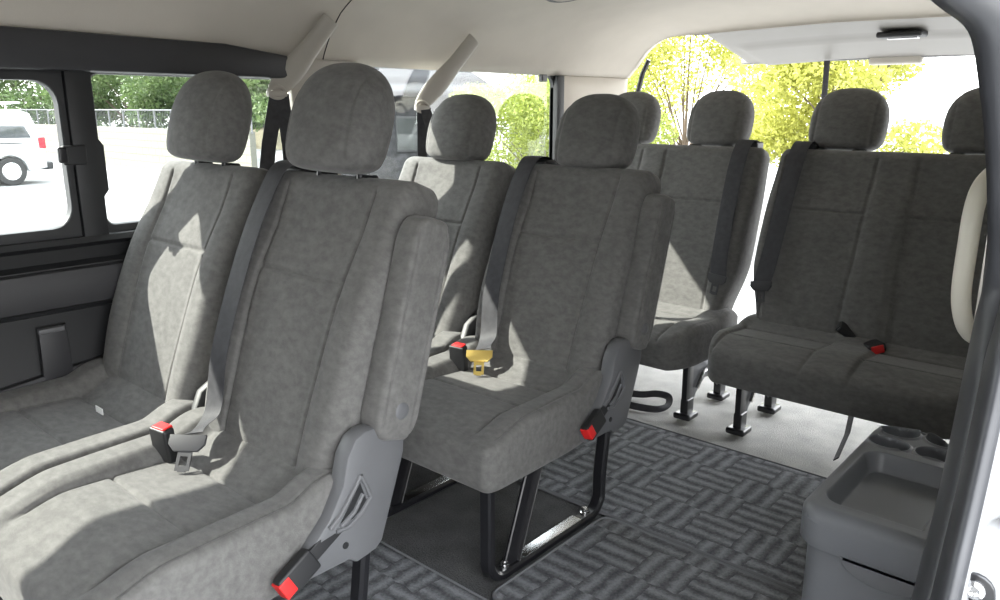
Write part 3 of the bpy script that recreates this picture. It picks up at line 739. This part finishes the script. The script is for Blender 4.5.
# lower left side wall (charcoal), with shelf, arm panel and recess; window surround
def yzframe(name, outer, inner, xa, xb, mat, bev=0.004, parent=None):
    """plate in the YZ plane with a rounded hole; outer (y0,z0,y1,z1), inner a closed loop"""
    n = len(inner); I = np.array(inner); c = I.mean(0); O = []
    y0, z0, y1, z1 = outer
    for p in I:
        d = p - c; ky = (y1 - c[0]) / d[0] if d[0] > 0 else (y0 - c[0]) / d[0] if d[0] < 0 else 9e9
        kz = (z1 - c[1]) / d[1] if d[1] > 0 else (z0 - c[1]) / d[1] if d[1] < 0 else 9e9
        O.append(c + d * min(ky, kz))
    O = np.array(O)
    for q in ((y0, z0), (y1, z0), (y1, z1), (y0, z1)):
        j = int(np.argmin(np.linalg.norm(O - np.array(q), axis=1))); O[j] = q
    rows = [(xa, O), (xb, O), (xb, I * 1.0), (xb - (xb - xa) * 0.0, I)]
    vs = []; 
    L = [(xa, O), (xb, O), (xb, I + (I - c) / np.linalg.norm(I - c, axis=1)[:, None] * bev), (xb - bev, I), (xa, I)]
    for x, Q in L:
        for q in Q: vs.append((x, q[0], q[1]))
    fs = []
    for k in range(len(L)):
        k2 = (k + 1) % len(L)
        for i in range(n):
            j = (i + 1) % n; fs.append((k * n + i, k * n + j, k2 * n + j, k2 * n + i))
    return MB().add(vs, fs).build(name, mat, parent)
# lower wall
w = MB()
w.prism([(-1.975, 0.0), (-1.975, 0.755), (-1.925, 0.755), (-1.918, 0.742), (-1.935, 0.73), (-1.942, 0.70), (-1.925, 0.690), (-1.920, 0.60), (-1.928, 0.585), (-1.952, 0.578), (-1.955, 0.40), (-1.94, 0.36), (-1.94, 0.0)], 1, -1.2, 3.07)
struct(w.build('wall_left', M['plastic_dark'], auto=25))
struct(MB().prism([(-1.955, 0.592), (-1.926, 0.592), (-1.912, 0.60), (-1.905, 0.64), (-1.914, 0.682), (-1.93, 0.69), (-1.955, 0.69)], 1, -0.4, 1.40, 0.0).build('trim_2', M['trim_charcoal'], auto=50))
# armrest ledge low at the wall
struct(MB().prism([(-0.2, 0.30), (-0.2, 0.40), (0.45, 0.425), (0.72, 0.455), (0.80, 0.44), (0.80, 0.30)], 0, -1.955, -1.932, 0.008).build('trim_3', M['trim_charcoal']))
# pull strap housing on the wall
h = empty('wall_pocket', (-1.948, 0.61, 0.42), 'dark plastic housing with a small catch set in the side panel under the sliding window', 'housing')
MB().prism([(-0.035, -0.04), (0.035, -0.04), (0.030, 0.135), (-0.030, 0.135)], 0, 0.0, 0.016, 0.004).build('body', M['trim_charcoal'], h)
MB().box((0.014, -0.034, 0.122), (0.030, 0.022, 0.134), 0.003).build('catch', M['plastic_grey'], h)
# upper beige band above windows is part of the ceiling; dark head trim over front windows
struct(MB().prism([(-0.6, 1.135), (-0.6, 1.225), (0.60, 1.218), (1.10, 1.212), (1.305, 1.188), (1.285, 1.130), (1.20, 1.130)], 0, -1.975, -1.905, 0.008).build('trim_4', M['trim_charcoal']))
# sliding window frame (black) + pane
w1 = struct(yzframe('window_1', (-0.6, 0.752, 0.712, 1.135), rrect(-0.5, 0.772, 0.694, 1.118, 0.055), -1.975, -1.940, M['plastic_dark']))
fr = yzframe('window_frame', (-0.55, 0.764, 0.702, 1.126), rrect(-0.49, 0.780, 0.688, 1.110, 0.050), -1.962, -1.932, M['black_metal'], 0.003, w1)
fr.data.materials[0] = M['plastic_dark']
MB().box((-1.9655, -0.5, 0.78), (-1.9615, 0.685, 1.11)).build('pane', M['glass'], w1, smooth=False)
# sash pillar between sliding and fixed panes
sp = struct(MB().prism([(0.705, 0.752), (0.705, 1.135), (0.765, 1.135), (0.765, 0.98), (0.775, 0.965), (0.775, 0.86), (0.763, 0.845), (0.763, 0.752)], 0, -1.975, -1.925, 0.006).build('trim_5', M['plastic_dark']))
lt = empty('window_latch', (-1.93, 0.70, 0.945), 'small black latch on the sliding window frame beside the pillar', 'latch')
MB().box((0, -0.022, -0.022), (0.014, 0.03, 0.022), 0.004).build('latch_body', M['plastic_dark'], lt)
MB().box((0.010, -0.034, -0.016), (0.022, -0.014, 0.020), 0.004).build('thumb_tab', M['black_metal'], lt)
# fixed pane 2 and pane 3
w2 = struct(yzframe('window_2', (0.77, 0.752, 1.40, 1.135), rrect(0.772, 0.775, 1.345, 1.128, 0.02), -1.975, -1.950, M['plastic_dark']))
MB().box((-1.968, 0.77, 0.765), (-1.964, 1.35, 1.133)).build('pane', M['glass'], w2, smooth=False)
w3 = struct(yzframe('window_3', (1.40, 0.752, 2.60, 1.182), rrect(1.47, 0.775, 2.555, 1.180, (0.04, 0.05, 0.05, 0.02)), -1.975, -1.954, M['plastic_dark']))
MB().box((-1.968, 1.46, 0.765), (-1.964, 2.56, 1.181)).build('pane', M['glass'], w3, smooth=False)
# beige pillar over the joint and belt hanger arms
def hanger(y0, z0, y1, z1, label, drop, cat='seat belt', xt=0.07):
    root = empty('hanging_seat_belt', (-1.93, y1, z1), label, cat, 'seat belts hanging from beige arms on the window side')
    dy, dz = y0 - y1, z0 - z1
    pts = [(xt * t ** 1.5, dy * t, dz * t - 0.012 * math.sin(t * math.pi)) for t in np.linspace(0, 1, 10)]
    rr_ = [0.022 + 0.020 * math.sin(min(1, t * 1.6) * math.pi * 0.8) * (1 - 0.5 * t) for t in np.linspace(0, 1, 10)]
    MB().tube(pts, rr_, 14, sx=0.45, up=(0, 0.8, -0.5)).build('belt_arm', M['beige'], root)
    g = MB().tube([(0.016, 0.026 * math.cos(a), 0.016 * math.sin(a)) for a in np.linspace(0, 2 * math.pi, 16, endpoint=False)], 0.006, 8, closed=True)
    g.box((0.008, -0.03, -0.012), (0.024, 0.03, 0.004), 0.004).build('belt_ring', M['beige'], root)
    for k, (path, nr) in enumerate(drop):
        MB().strap(path, nr, 0.045).build('webbing', M['webbing'], root)
    return root
hanger(1.40, 1.292, 1.245, 1.093, 'seat belt on the beige arm ahead of the nearest seats, two black straps hanging', [
    ([(0.016, 0.0, -0.006), (0.03, -0.045, -0.14), (0.05, -0.08, -0.26), (0.06, -0.12, -0.42)], (1, 0, 0.1)),
    ([(0.010, 0.02, -0.006), (0.005, 0.035, -0.15), (0.0, 0.04, -0.4)], (1, 0, 0))])
hanger(1.985, 1.275, 1.790, 1.055, 'seat belt on the beige arm crossing the rear side window, one black strap hanging', [
    ([(0.016, 0.0, -0.006), (0.012, 0.0, -0.16), (0.02, 0.0, -0.42)], (1, 0, 0)),
    ([(0.022, 0.01, -0.006), (0.06, 0.03, -0.16), (0.09, 0.05, -0.30)], (1, 0, 0))])
struct(MB().prism([(1.33, 0.76), (1.31, 1.11), (1.24, 1.135), (1.30, 1.19), (1.56, 1.19), (1.50, 1.165), (1.475, 1.13), (1.475, 0.76)], 0, -1.978, -1.942, 0.008).build('trim_6', M['beige']))
# rear left pillar
def dpillar(sgn, name):
    rows = []; n = 24
    zs = np.linspace(0.0, 1.178, n)
    def xin(y, z):
        f = 0 if y < 2.60 else 1 - math.cos(min(1, (y - 2.60) / 0.47) * math.pi / 2)
        return -1.95 + f * (0.055 if z < 0.74 else 0.012)
    for y in list(np.linspace(2.575, 3.07, 20)) + [3.10, 3.12]:
        rows.append([((xin(min(y, 3.07), z)) + (0 if y <= 3.07 else -0.03), y, z) for z in zs])
    V = np.array(rows)
    if sgn > 0: V[..., 0] = -2.10 - V[..., 0]
    o = struct(grid_obj(name, V, False, M['headliner'])); md = o.modifiers.new('thickness', 'SOLIDIFY'); md.thickness = 0.03; md.offset = 1 if sgn < 0 else -1
    return o
dpillar(-1, 'wall_left_rear'); 
struct(MB().prism([(2.555, 0.76), (2.555, 1.178), (2.60, 1.178), (2.605, 0.76)], 0, -1.98, -1.935, 0.006).build('trim_7', M['plastic_dark']))
# curtain stopper at the rear corner of the side window
tag(MB().box((-1.945, 2.44, 1.150), (-1.925, 2.475, 1.178), 0.004).build('curtain_stop', M['plastic_grey']), 'small grey clip at the top corner of the rear side window', 'clip')
# strip weatherseal at left edge of the rear opening
struct(MB().tube([(-1.925, 3.135, 0.9), (-1.925, 3.135, 1.10), (-1.90, 3.135, 1.2), (-1.87, 3.135, 1.26)], 0.011, 8).build('trim_8', M['rubber']))
# right side wall behind the door opening
struct(MB().box((-0.150, 0.98, 0.0), (-0.11, 3.10, 0.72)).box((-0.150, 0.98, 0.70), (-0.11, 1.22, 1.18)).box((-0.150, 2.40, 0.70), (-0.11, 3.10, 1.18)).build('wall_right', M['beige'], smooth=False))
w4 = struct(yzframe('window_4', (1.22, 0.70, 2.40, 1.18), rrect(1.26, 0.74, 2.36, 1.15, 0.05), -0.150, -0.115, M['plastic_dark']))
MB().box((-0.132, 1.24, 0.72), (-0.128, 2.38, 1.17)).build('pane', M['light_cut'], w4, smooth=False)
# sill under the rear opening
struct(MB().box((-1.95, 3.07, -0.10), (-0.14, 3.16, 0.02), 0.01).build('trim_9', M['plastic_grey']))
struct(MB().box((-1.97, -1.26, -0.06), (-0.11, -1.2, 1.50)).build('front_light_block', M['plastic_dark'], smooth=False))  # unseen solid front, added to block light from ahead and darken the rear rows
struct(MB().box((-0.150, -1.2, 0.0), (-0.11, -0.40, 1.18)).build('wall_right_front', M['beige'], smooth=False))
# ------------------------------------------------ raised tailgate
tg = empty('tailgate', (-1.07, 3.14, 1.40), 'raised tailgate seen from below beyond the last row, grey inner panel with recessed latch', 'tailgate')
def tgp(): 
    pts = []
    b = MB()
    # outline in plan: x across, y out; narrows towards the free edge
    nY, nX = 26, 60; rows = []
    for t in np.linspace(0, 1, nY):
        y = 3.15 + 0.80 * t; half = 0.62 - 0.0 * t if t > 0.0 else 0.62
        xl_ = -1.665 - 0.12 * t; xr_ = -0.47 + 0.12 * t
        row = []
        for u in np.linspace(0, 1, nX):
            x = xl_ + (xr_ - xl_) * u; e = min(u, 1 - u); z = 1.362 - 0.106 * t + 0.020 * (1 - (2 * u - 1) ** 2)
            # pressed step across the panel
            st = float(sm(np.array(0.46), np.array(0.50), np.array(t))) * float(sm(0.05, 0.09, e)); z += 0.012 - 0.014 * st
            z += 0.03 * float(sm(0.02, 0.0, np.array(e)))
            row.append((x + 1.07, y - 3.14, z - 1.40))
        rows.append(row)
    o = grid_obj('inner_panel', np.array(rows), False, M['gate_trim'], tg); md = o.modifiers.new('thickness', 'SOLIDIFY'); md.thickness = 0.05; md.offset = 1
    return o
tp = tgp()
def tl(p): return (p[0] + 1.07, p[1] - 3.14, p[2] - 1.40)
def tbox(a, b, r): return MB().box(tl(a), tl(b), r)
MB().tube([tl((-1.66 + 1.18 * q, 3.150, 1.356 + 0.018 * (1 - (2 * q - 1) ** 2))) for q in np.linspace(0, 1, 20)], 0.006, 8).build('hinge_gap_line', M['rubber'], tg)  # dark tube put in for the shaded gap along the hinge edge
tbox((-1.01, 3.42, 1.322), (-0.84, 3.52, 1.345), 0.01).build('latch_recess', M['plastic_dark'], tg)
tbox((-0.975, 3.45, 1.316), (-0.86, 3.485, 1.328), 0.005).build('latch', M['chrome'], tg)
tbox((-1.18, 3.93, 1.245), (-0.95, 4.00, 1.30), 0.012).build('edge_lamp', M['beige'], tg)
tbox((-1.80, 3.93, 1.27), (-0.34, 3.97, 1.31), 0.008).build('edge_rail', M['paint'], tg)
MB().strap([tl((-1.355, 3.90, 1.27)), tl((-1.355, 3.905, 1.18)), tl((-1.355, 3.91, 1.075))], (0.5, -1, 0), 0.026, 0.008).build('pull_strap', M['webbing'], tg)

# ================================================================= DOOR OPENING EDGE (right foreground)
LP = [(0.30, 1.135), (0.45, 1.125), (0.561, 1.117), (0.671, 1.105), (0.745, 1.057), (0.800, 1.010), (0.836, 0.968), (0.885, 0.915), (0.912, 0.858), (0.915, 0.815), (0.910, 0.771), (0.896, 0.718), (0.872, 0.647), (0.838, 0.591), (0.815, 0.557), (0.74, 0.46), (0.64, 0.36), (0.52, 0.28)]
RP = [(0.30, 1.20), (0.42, 1.195), (0.56, 1.185), (0.66, 1.16), (0.755, 1.11), (0.815, 1.06), (0.870, 1.01), (0.890, 0.955), (0.880, 0.91), (0.845, 0.872), (0.800, 0.838), (0.780, 0.78), (0.746, 0.700), (0.722, 0.655), (0.706, 0.618), (0.66, 0.52), (0.62, 0.41), (0.50, 0.32)]
XA, XB = -0.130, -0.090
def smooth_path(P, k=6):
    P = [Vector((p[0], p[1], 0)) for p in P]; Q = []
    for i in range(len(P) - 1):
        p0, p1, p2, p3 = P[max(i - 1, 0)], P[i], P[i + 1], P[min(i + 2, len(P) - 1)]
        for j in range(k):
            t = j / k; Q.append(0.5 * ((2 * p1) + (-p0 + p2) * t + (2 * p0 - 5 * p1 + 4 * p2 - p3) * t * t + (-p0 + 3 * p1 - 3 * p2 + p3) * t ** 3))
    Q.append(P[-1]); return np.array([(q.x, q.y) for q in Q])
Lq, Rq = smooth_path(LP), smooth_path(RP)
def seal():
    n = len(Lq); rows = []
    # two rounded lips with a groove between, section param q 0..1
    qs = np.linspace(0, 1, 29)
    for i in range(n):
        a = np.array([XA, Lq[i, 0], Lq[i, 1]]); b = np.array([XB, Rq[i, 0], Rq[i, 1]]); row = []
        d = b - a; t = np.array([0, *(Lq[min(i + 1, n - 1)] - Lq[max(i - 1, 0)])]); t /= np.linalg.norm(t)
        nn = np.cross(d, t); nn /= np.linalg.norm(nn)
        if nn[1] > 0: nn = -nn
        wd = np.linalg.norm(d)
        for q in qs:
            hgt = 0.010 * math.sqrt(max(0, 1 - ((q - 0.27) / 0.27) ** 2)) if q < 0.54 else 0.0065 * math.sqrt(max(0, 1 - ((q - 0.79) / 0.21) ** 2)) if q > 0.58 else -0.002
            row.append(a + d * q + nn * hgt)
        rows.append(row)
    o = struct(grid_obj('door_frame', np.array(rows), False, M['rubber'])); o.name = 'trim_10'
    md = o.modifiers.new('thickness', 'SOLIDIFY'); md.thickness = 0.012; md.offset = 0
seal()
# painted jamb outside the seal, with a pressed rail groove
def jamb():
    n = len(Rq); rows = []
    for i in range(n):
        b = np.array([XB, Rq[i, 0], Rq[i, 1]]); t = Rq[min(i + 1, n - 1)] - Rq[max(i - 1, 0)]; t /= np.linalg.norm(t); o2 = np.array([-t[1], t[0]])
        if o2[0] < 0 and Rq[i, 1] < 1.0: o2 = -o2
        row = []
        for (dx, dn) in ((-0.004, 0.0), (0.0, 0.006), (0.004, 0.03), (0.02, 0.05), (0.045, 0.055), (0.07, 0.06), (0.10, 0.07), (0.115, 0.09), (0.12, 0.12), (0.12, 0.3)):
            yy = b[1] + dn; zz = b[2]
            row.append((XB + dx, yy, zz))
        rows.append(row)
    V = np.array(rows)
    return V
zz = np.linspace(0.25, 0.93, 160)
order = np.argsort(Rq[:, 1]); rz = Rq[order, 1]; ry = Rq[order, 0]
m_ = rz < 0.95
ryi = np.interp(zz, rz[m_], ry[m_])
rows = []
for z, y in zip(zz, ryi):
    g = 0.03 * float(gv(z - 0.672, 0.006)) + 0.012 * float(sm(0.685, 0.70, np.array(z))) + 0.03 * float(sm(0.715, 0.76, np.array(z)))
    row = []
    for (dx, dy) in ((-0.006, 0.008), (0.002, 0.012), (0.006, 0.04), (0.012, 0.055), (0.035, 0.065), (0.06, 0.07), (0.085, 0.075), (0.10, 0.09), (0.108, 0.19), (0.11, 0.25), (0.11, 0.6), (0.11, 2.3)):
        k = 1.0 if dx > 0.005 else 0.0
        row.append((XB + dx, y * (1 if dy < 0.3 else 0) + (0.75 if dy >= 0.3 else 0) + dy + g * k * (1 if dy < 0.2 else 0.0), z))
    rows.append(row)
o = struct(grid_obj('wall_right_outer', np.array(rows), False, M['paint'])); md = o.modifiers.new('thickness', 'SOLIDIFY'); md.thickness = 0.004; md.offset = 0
st = empty('door_striker', (-0.0805, 0.742, 0.630), 'dark metal door striker with a bolt on the white door jamb', 'striker')
def striker():
    y = 0.0
    MB().prism(arc_pts((0.0, 0.0), 0.016, 0, math.pi, 8) + [(-0.020, -0.04), (0.020, -0.04)], 1, -0.006, 0.0, 0.0015).build('plate', M['black_metal'], st)
    MB().lathe([(0.009, 0), (0.009, 0.004), (0.005, 0.006), (0.003, 0.003)], 16, Matrix.Translation((0, -0.005, 0.002)) @ Matrix.Rotation(R(90), 4, 'X')).build('bolt', M['chrome'], st)
    MB().tube([(-0.012, -0.004, -0.018), (-0.012, -0.028, -0.022), (0.012, -0.028, -0.022), (0.012, -0.004, -0.018)], 0.004, 8).build('loop', M['chrome'], st)
striker()
# ================================================================= IVORY GRAB HANDLE
gp = [(-0.150, 1.255, 0.985), (-0.170, 1.235, 0.985), (-0.192, 1.195, 0.96), (-0.196, 1.16, 0.93), (-0.196, 1.15, 0.87), (-0.196, 1.155, 0.81), (-0.192, 1.175, 0.77), (-0.185, 1.21, 0.742), (-0.170, 1.25, 0.728), (-0.150, 1.27, 0.725)]
GP = [Vector(p) for p in gp]; Q = []
for i in range(len(GP) - 1):
    p0, p1, p2, p3 = GP[max(i - 1, 0)], GP[i], GP[i + 1], GP[min(i + 2, len(GP) - 1)]
    for k in range(6):
        t = k / 6; Q.append(0.5 * ((2 * p1) + (-p0 + p2) * t + (2 * p0 - 5 * p1 + 4 * p2 - p3) * t * t + (-p0 + 3 * p1 - 3 * p2 + p3) * t ** 3))
Q.append(GP[-1])
gh = empty('grab_handle', (-0.15, 1.2, 0.85), 'ivory plastic grab handle upright on the pillar beside the door', 'handle')
MB().tube([q - Vector((-0.15, 1.2, 0.85)) for q in Q], 0.0108, 16, sx=1.15).build('grip', M['ivory'], gh)

# ================================================================= OUTSIDE
struct(MB().box((-90, -60, -0.75), (60, 120, -0.65)).build('ground', M['ground'], smooth=False))
def foliage(name, blobs, n, size, mat, parent):
    """n small leaf quads scattered through the blobs (centre, radii)"""
    V = []; k = len(blobs); vol = np.array([b[3] * b[4] * b[5] for b in blobs]) ** 0.67; vol = vol / vol.sum()
    idx = rng.choice(k, n, p=vol); B_ = np.array(blobs)[idx]
    d = rng.normal(size=(n, 3)); d /= np.linalg.norm(d, axis=1)[:, None]; r = rng.random(n) ** 0.35
    Pc = B_[:, :3] + d * r[:, None] * B_[:, 3:6]
    a = rng.normal(size=(n, 3)); a /= np.linalg.norm(a, axis=1)[:, None]; b = np.cross(a, rng.normal(size=(n, 3))); b /= np.linalg.norm(b, axis=1)[:, None]
    s = size * (0.6 + 0.8 * rng.random(n))[:, None]
    Vt = np.stack([Pc - a * s, Pc + b * s * 0.5, Pc + a * s, Pc - b * s * 0.5], 1).reshape(-1, 3)
    me = bpy.data.meshes.new(name); me.from_pydata(Vt.tolist(), [], np.arange(4 * n).reshape(-1, 4).tolist()); me.materials.append(mat); me.update()
    return link(bpy.data.objects.new(name, me), parent)
def tree(loc, h, rad, label, leaf, n=9000, size=0.09, group='trees around the car park', trunk_h=None, lean=0, seed=1, branches=9):
    rs = np.random.default_rng(seed)
    root = empty('tree', loc, label, 'tree', group)
    th = trunk_h or h * 0.4
    t = MB(); t.tube([(0, 0, 0), (0.05, 0, th * 0.5), (lean * 0.5, 0, th), (lean, 0, h * 0.8)], [0.04 * h / 3, 0.03 * h / 3, 0.02 * h / 3, 0.008], 8)
    blobs = [(lean, 0, h * 0.68, rad * 0.7, rad * 0.7, h * 0.26)]
    for k in range(branches):
        an = rs.random() * 6.28; z0 = th * (0.6 + 0.5 * rs.random()); L = rad * (0.55 + 0.4 * rs.random()); z1 = z0 + (h - z0) * (0.15 + 0.7 * rs.random())
        e = (L * math.cos(an), L * math.sin(an), z1)
        t.tube([(lean * 0.3, 0, z0), (e[0] * 0.5, e[1] * 0.5, z0 + (z1 - z0) * 0.6), e], [0.012 * h / 3, 0.008 * h / 3, 0.004], 6)
        q = rad * (0.28 + 0.22 * rs.random()); blobs.append((e[0], e[1], e[2], q, q, q * 0.75))
    t.build('trunk', M['bark'], root)
    foliage('foliage', blobs, n, size, leaf, root); return root
G = -0.65
tree((-6.0, 8.0, G), 2.35, 1.25, 'lime green bushy tree seen through the rear side window beside the pillar', M['leaf_lime'], 40000, 0.024, trunk_h=0.3, seed=3, branches=16)
tree((-6.5, 12.2, G), 4.4, 1.6, 'yellow-green tree beyond the open rear, behind the leftmost last row headrests', M['leaf_yellow'], 30000, 0.036, seed=4, branches=20, trunk_h=1.0)
tree((-3.3, 10.6, G), 4.0, 1.2, 'yellow-green tree beyond the open rear, behind the hanging pull strap', M['leaf_yellow'], 30000, 0.036, seed=5, branches=20, trunk_h=1.0)
tree((-1.2, 12.5, G), 3.9, 0.9, 'yellow-green tree at the far right beyond the last row headrest', M['leaf_yellow'], 16000, 0.036, seed=6, branches=14, trunk_h=1.0)
tree((-31, 14.0, G), 5.0, 3.0, 'broad green tree behind the block wall, above the white van', M['leaf_green'], 26000, 0.08, seed=7, trunk_h=0.8, branches=18)
tree((-24.5, 13.0, G), 4.0, 2.2, 'green tree behind the block wall, right of the window latch', M['leaf_green'], 22000, 0.07, seed=8, trunk_h=0.8, branches=18)
tree((-38.0, 13.0, G), 6.0, 3.2, 'green tree at the far left end of the block wall', M['leaf_green'], 22000, 0.09, seed=9, trunk_h=0.8, branches=18)
tree((-18.9, 12.9, G), 4.2, 1.7, 'green tree in the gap between the two nearest headrests', M['leaf_green'], 20000, 0.07, seed=10, trunk_h=0.8, branches=18)
# low block wall
def wall_box(name, a, b, mat, **kw):
    m = MB(); x0, y0, z0 = a; x1, y1, z1 = b
    m.add([(x0, y0, z0), (x1, y0, z0), (x1, y0, z1), (x0, y0, z1)], [(0, 1, 2, 3)], [[(x0, z0), (x1, z0), (x1, z1), (x0, z1)]])
    m.add([(x0, y1, z0), (x1, y1, z0), (x1, y1, z1), (x0, y1, z1)], [(3, 2, 1, 0)], [[(x0, z1), (x1, z1), (x1, z0), (x0, z0)]])
    m.add([(x0, y0, z1), (x1, y0, z1), (x1, y1, z1), (x0, y1, z1)], [(0, 1, 2, 3)]); m.add([(x0, y0, z0), (x0, y1, z0), (x0, y1, z1), (x0, y0, z1)], [(0, 1, 2, 3)]); m.add([(x1, y0, z0), (x1, y1, z0), (x1, y1, z1), (x1, y0, z1)], [(0, 1, 2, 3)])
    return m.build(name, mat, smooth=False, **kw)
bw = empty('block_wall', (-27, 10.3, G), 'low concrete block wall with mesh fence along the far edge of the car park', 'wall')
o = wall_box('blocks', (-14, -0.08, 0), (10, 0.08, 1.15), M['block']); o.parent = bw
f = MB()
for k in range(25): f.tube([(-14 + k, 0, 1.1), (-14 + k, 0, 1.65)], 0.022, 6)
f.tube([(-14, 0, 1.65), (10, 0, 1.65)], 0.02, 6)
for k in range(240): f.tube([(-14 + k * 0.1, 0, 1.15), (-14 + k * 0.1, 0, 1.65)], 0.005, 4)
f.build('mesh_fence', M['plastic_grey'], bw)
# buildings
def house(loc, rz, lx, ly, hw, hr, wm, label, windows=3):
    root = empty('house', loc, label, 'house', 'houses beyond the car park', rz)
    MB().box((-lx / 2, -ly / 2, 0), (lx / 2, ly / 2, hw)).build('walls', wm, root, smooth=False)
    e = 0.35; m = MB(); 
    V = [(-lx / 2 - e, -ly / 2 - e, hw - 0.1), (lx / 2 + e, -ly / 2 - e, hw - 0.1), (lx / 2 + e, ly / 2 + e, hw - 0.1), (-lx / 2 - e, ly / 2 + e, hw - 0.1), (-lx / 2 + ly * 0.25, 0, hw + hr), (lx / 2 - ly * 0.25, 0, hw + hr)]
    m.add(V, [(0, 1, 5, 4), (2, 3, 4, 5), (1, 2, 5), (3, 0, 4), (3, 2, 1, 0)])
    m.tube([V[4], V[5]], 0.12, 8); m.build('roof', M['tile'], root, smooth=False)
    for k in range(windows):
        x = -lx / 2 + lx * (k + 0.5) / windows
        w_ = MB().box((x - lx * 0.11, -ly / 2 - 0.05, hw * 0.35), (x + lx * 0.11, -ly / 2 + 0.02, hw * 0.75), 0.02).build('window', M['plastic_dark'], root)
        MB().box((x - lx * 0.1, -ly / 2 - 0.07, hw * 0.38), (x + lx * 0.1, -ly / 2 - 0.055, hw * 0.72)).build('pane', M['glass'], w_, smooth=False)
    return root
house((-14.6, 13.4, G), R(46), 3.6, 3.4, 2.05, 0.85, M['timber'], 'house with a dark tiled hip roof seen between the headrests through the side window')
house((-30, 20.5, G), R(10), 6, 4, 2.6, 0.8, M['plaster'], 'low cream building behind the block wall, right of the window pillar')
house((-13.8, 18.4, G), R(40), 3.0, 2.6, 1.8, 0.55, M['plaster_w'], 'small white shed with dark roof left of the lime green tree')
# ------------------------------------------------ parked white van
def van():
    root = empty('van', (-20.6, 4.5, G), 'white delivery van with roof rack parked outside the sliding window, its rear end in view', 'van')
    # side profile in y (forward -), z
    P = [(-2.2, 0.32), (-2.2, 0.75), (-2.05, 0.98), (-1.55, 1.08), (-1.15, 1.58), (-0.9, 1.66), (1.75, 1.66), (1.95, 1.58), (2.12, 1.05), (2.16, 0.70), (2.16, 0.36), (1.78, 0.30)] + arc_pts((1.40, 0.32), 0.34, 0, math.pi, 10) + [(-1.0, 0.28)] + arc_pts((-1.42, 0.32), 0.34, 0, math.pi, 10) + [(-1.9, 0.30)]
    b = MB().prism(P, 0, -0.80, 0.80, 0.07); 
    b.v = [(x * (1 - 0.10 * max(0, (z - 0.9))), y, z) for x, y, z in b.v]
    b.build('body', M['white'], root)
    for sx in (-1, 1):
        for (a, c) in ((-0.75, 0.15), (0.25, 1.0), (1.10, 1.86)):
            g = MB().prism([(a, 1.05), (a + 0.02, 1.48), (c - (0.14 if c > 1.5 else 0.02), 1.48), (c + 0.03 if c > 1.5 else c, 1.05)], 0, -0.01, 0.01, 0.004)
            g.v = [(sx * (0.775 - 0.08 * (z - 1.05)) + x * 0.9, y, z) for x, y, z in g.v]; g.build('side_window', M['van_glass'], root)
        for yy in (-1.42, 1.40):
            wm = MB().lathe([(0.10, -0.09), (0.30, -0.09), (0.315, -0.06), (0.315, 0.06), (0.30, 0.09), (0.19, 0.09), (0.17, 0.05)], 28, Matrix.Translation((sx * 0.70, yy, 0.315)) @ Matrix.Rotation(R(90 * sx), 4, 'Y')).build('wheel', M['tire'], root)
            MB().lathe([(0.02, 0.10), (0.06, 0.11), (0.07, 0.085), (0.14, 0.08), (0.18, 0.095), (0.195, 0.09)], 24, Matrix.Translation((sx * 0.70, yy, 0.315)) @ Matrix.Rotation(R(90 * sx), 4, 'Y')).build('rim', M['chrome'], wm)
        MB().box((sx * 0.72, 2.02, 0.80), (sx * 0.80, 2.17, 1.06), 0.02).build('tail_lamp', M['taillight'], root)
        MB().box((sx * 0.795, -0.7, 0.93), (sx * 0.806, 1.7, 0.95), 0.003).build('door_rail', M['plastic_dark'], root)
    MB().box((-0.74, 2.05, 0.32), (0.74, 2.30, 0.50), 0.04).build('rear_bumper', M['plastic_dark'], root)
    rk = MB()
    for yy in np.linspace(-0.6, 1.6, 6): rk.tube([(-0.7, yy, 1.80), (0.7, yy, 1.80)], 0.02, 6)
    for sx in (-0.65, 0.65):
        rk.tube([(sx, -0.8, 1.82), (sx, 1.8, 1.82)], 0.025, 6)
        for yy in (-0.5, 0.6, 1.5): rk.tube([(sx, yy, 1.62), (sx, yy, 1.82)], 0.02, 6)
    rk.build('roof_rack', M['plaster_w'], root)
M['van_glass'] = simple('dark_van_glass', (0.05, 0.055, 0.06), 0.1)
van()
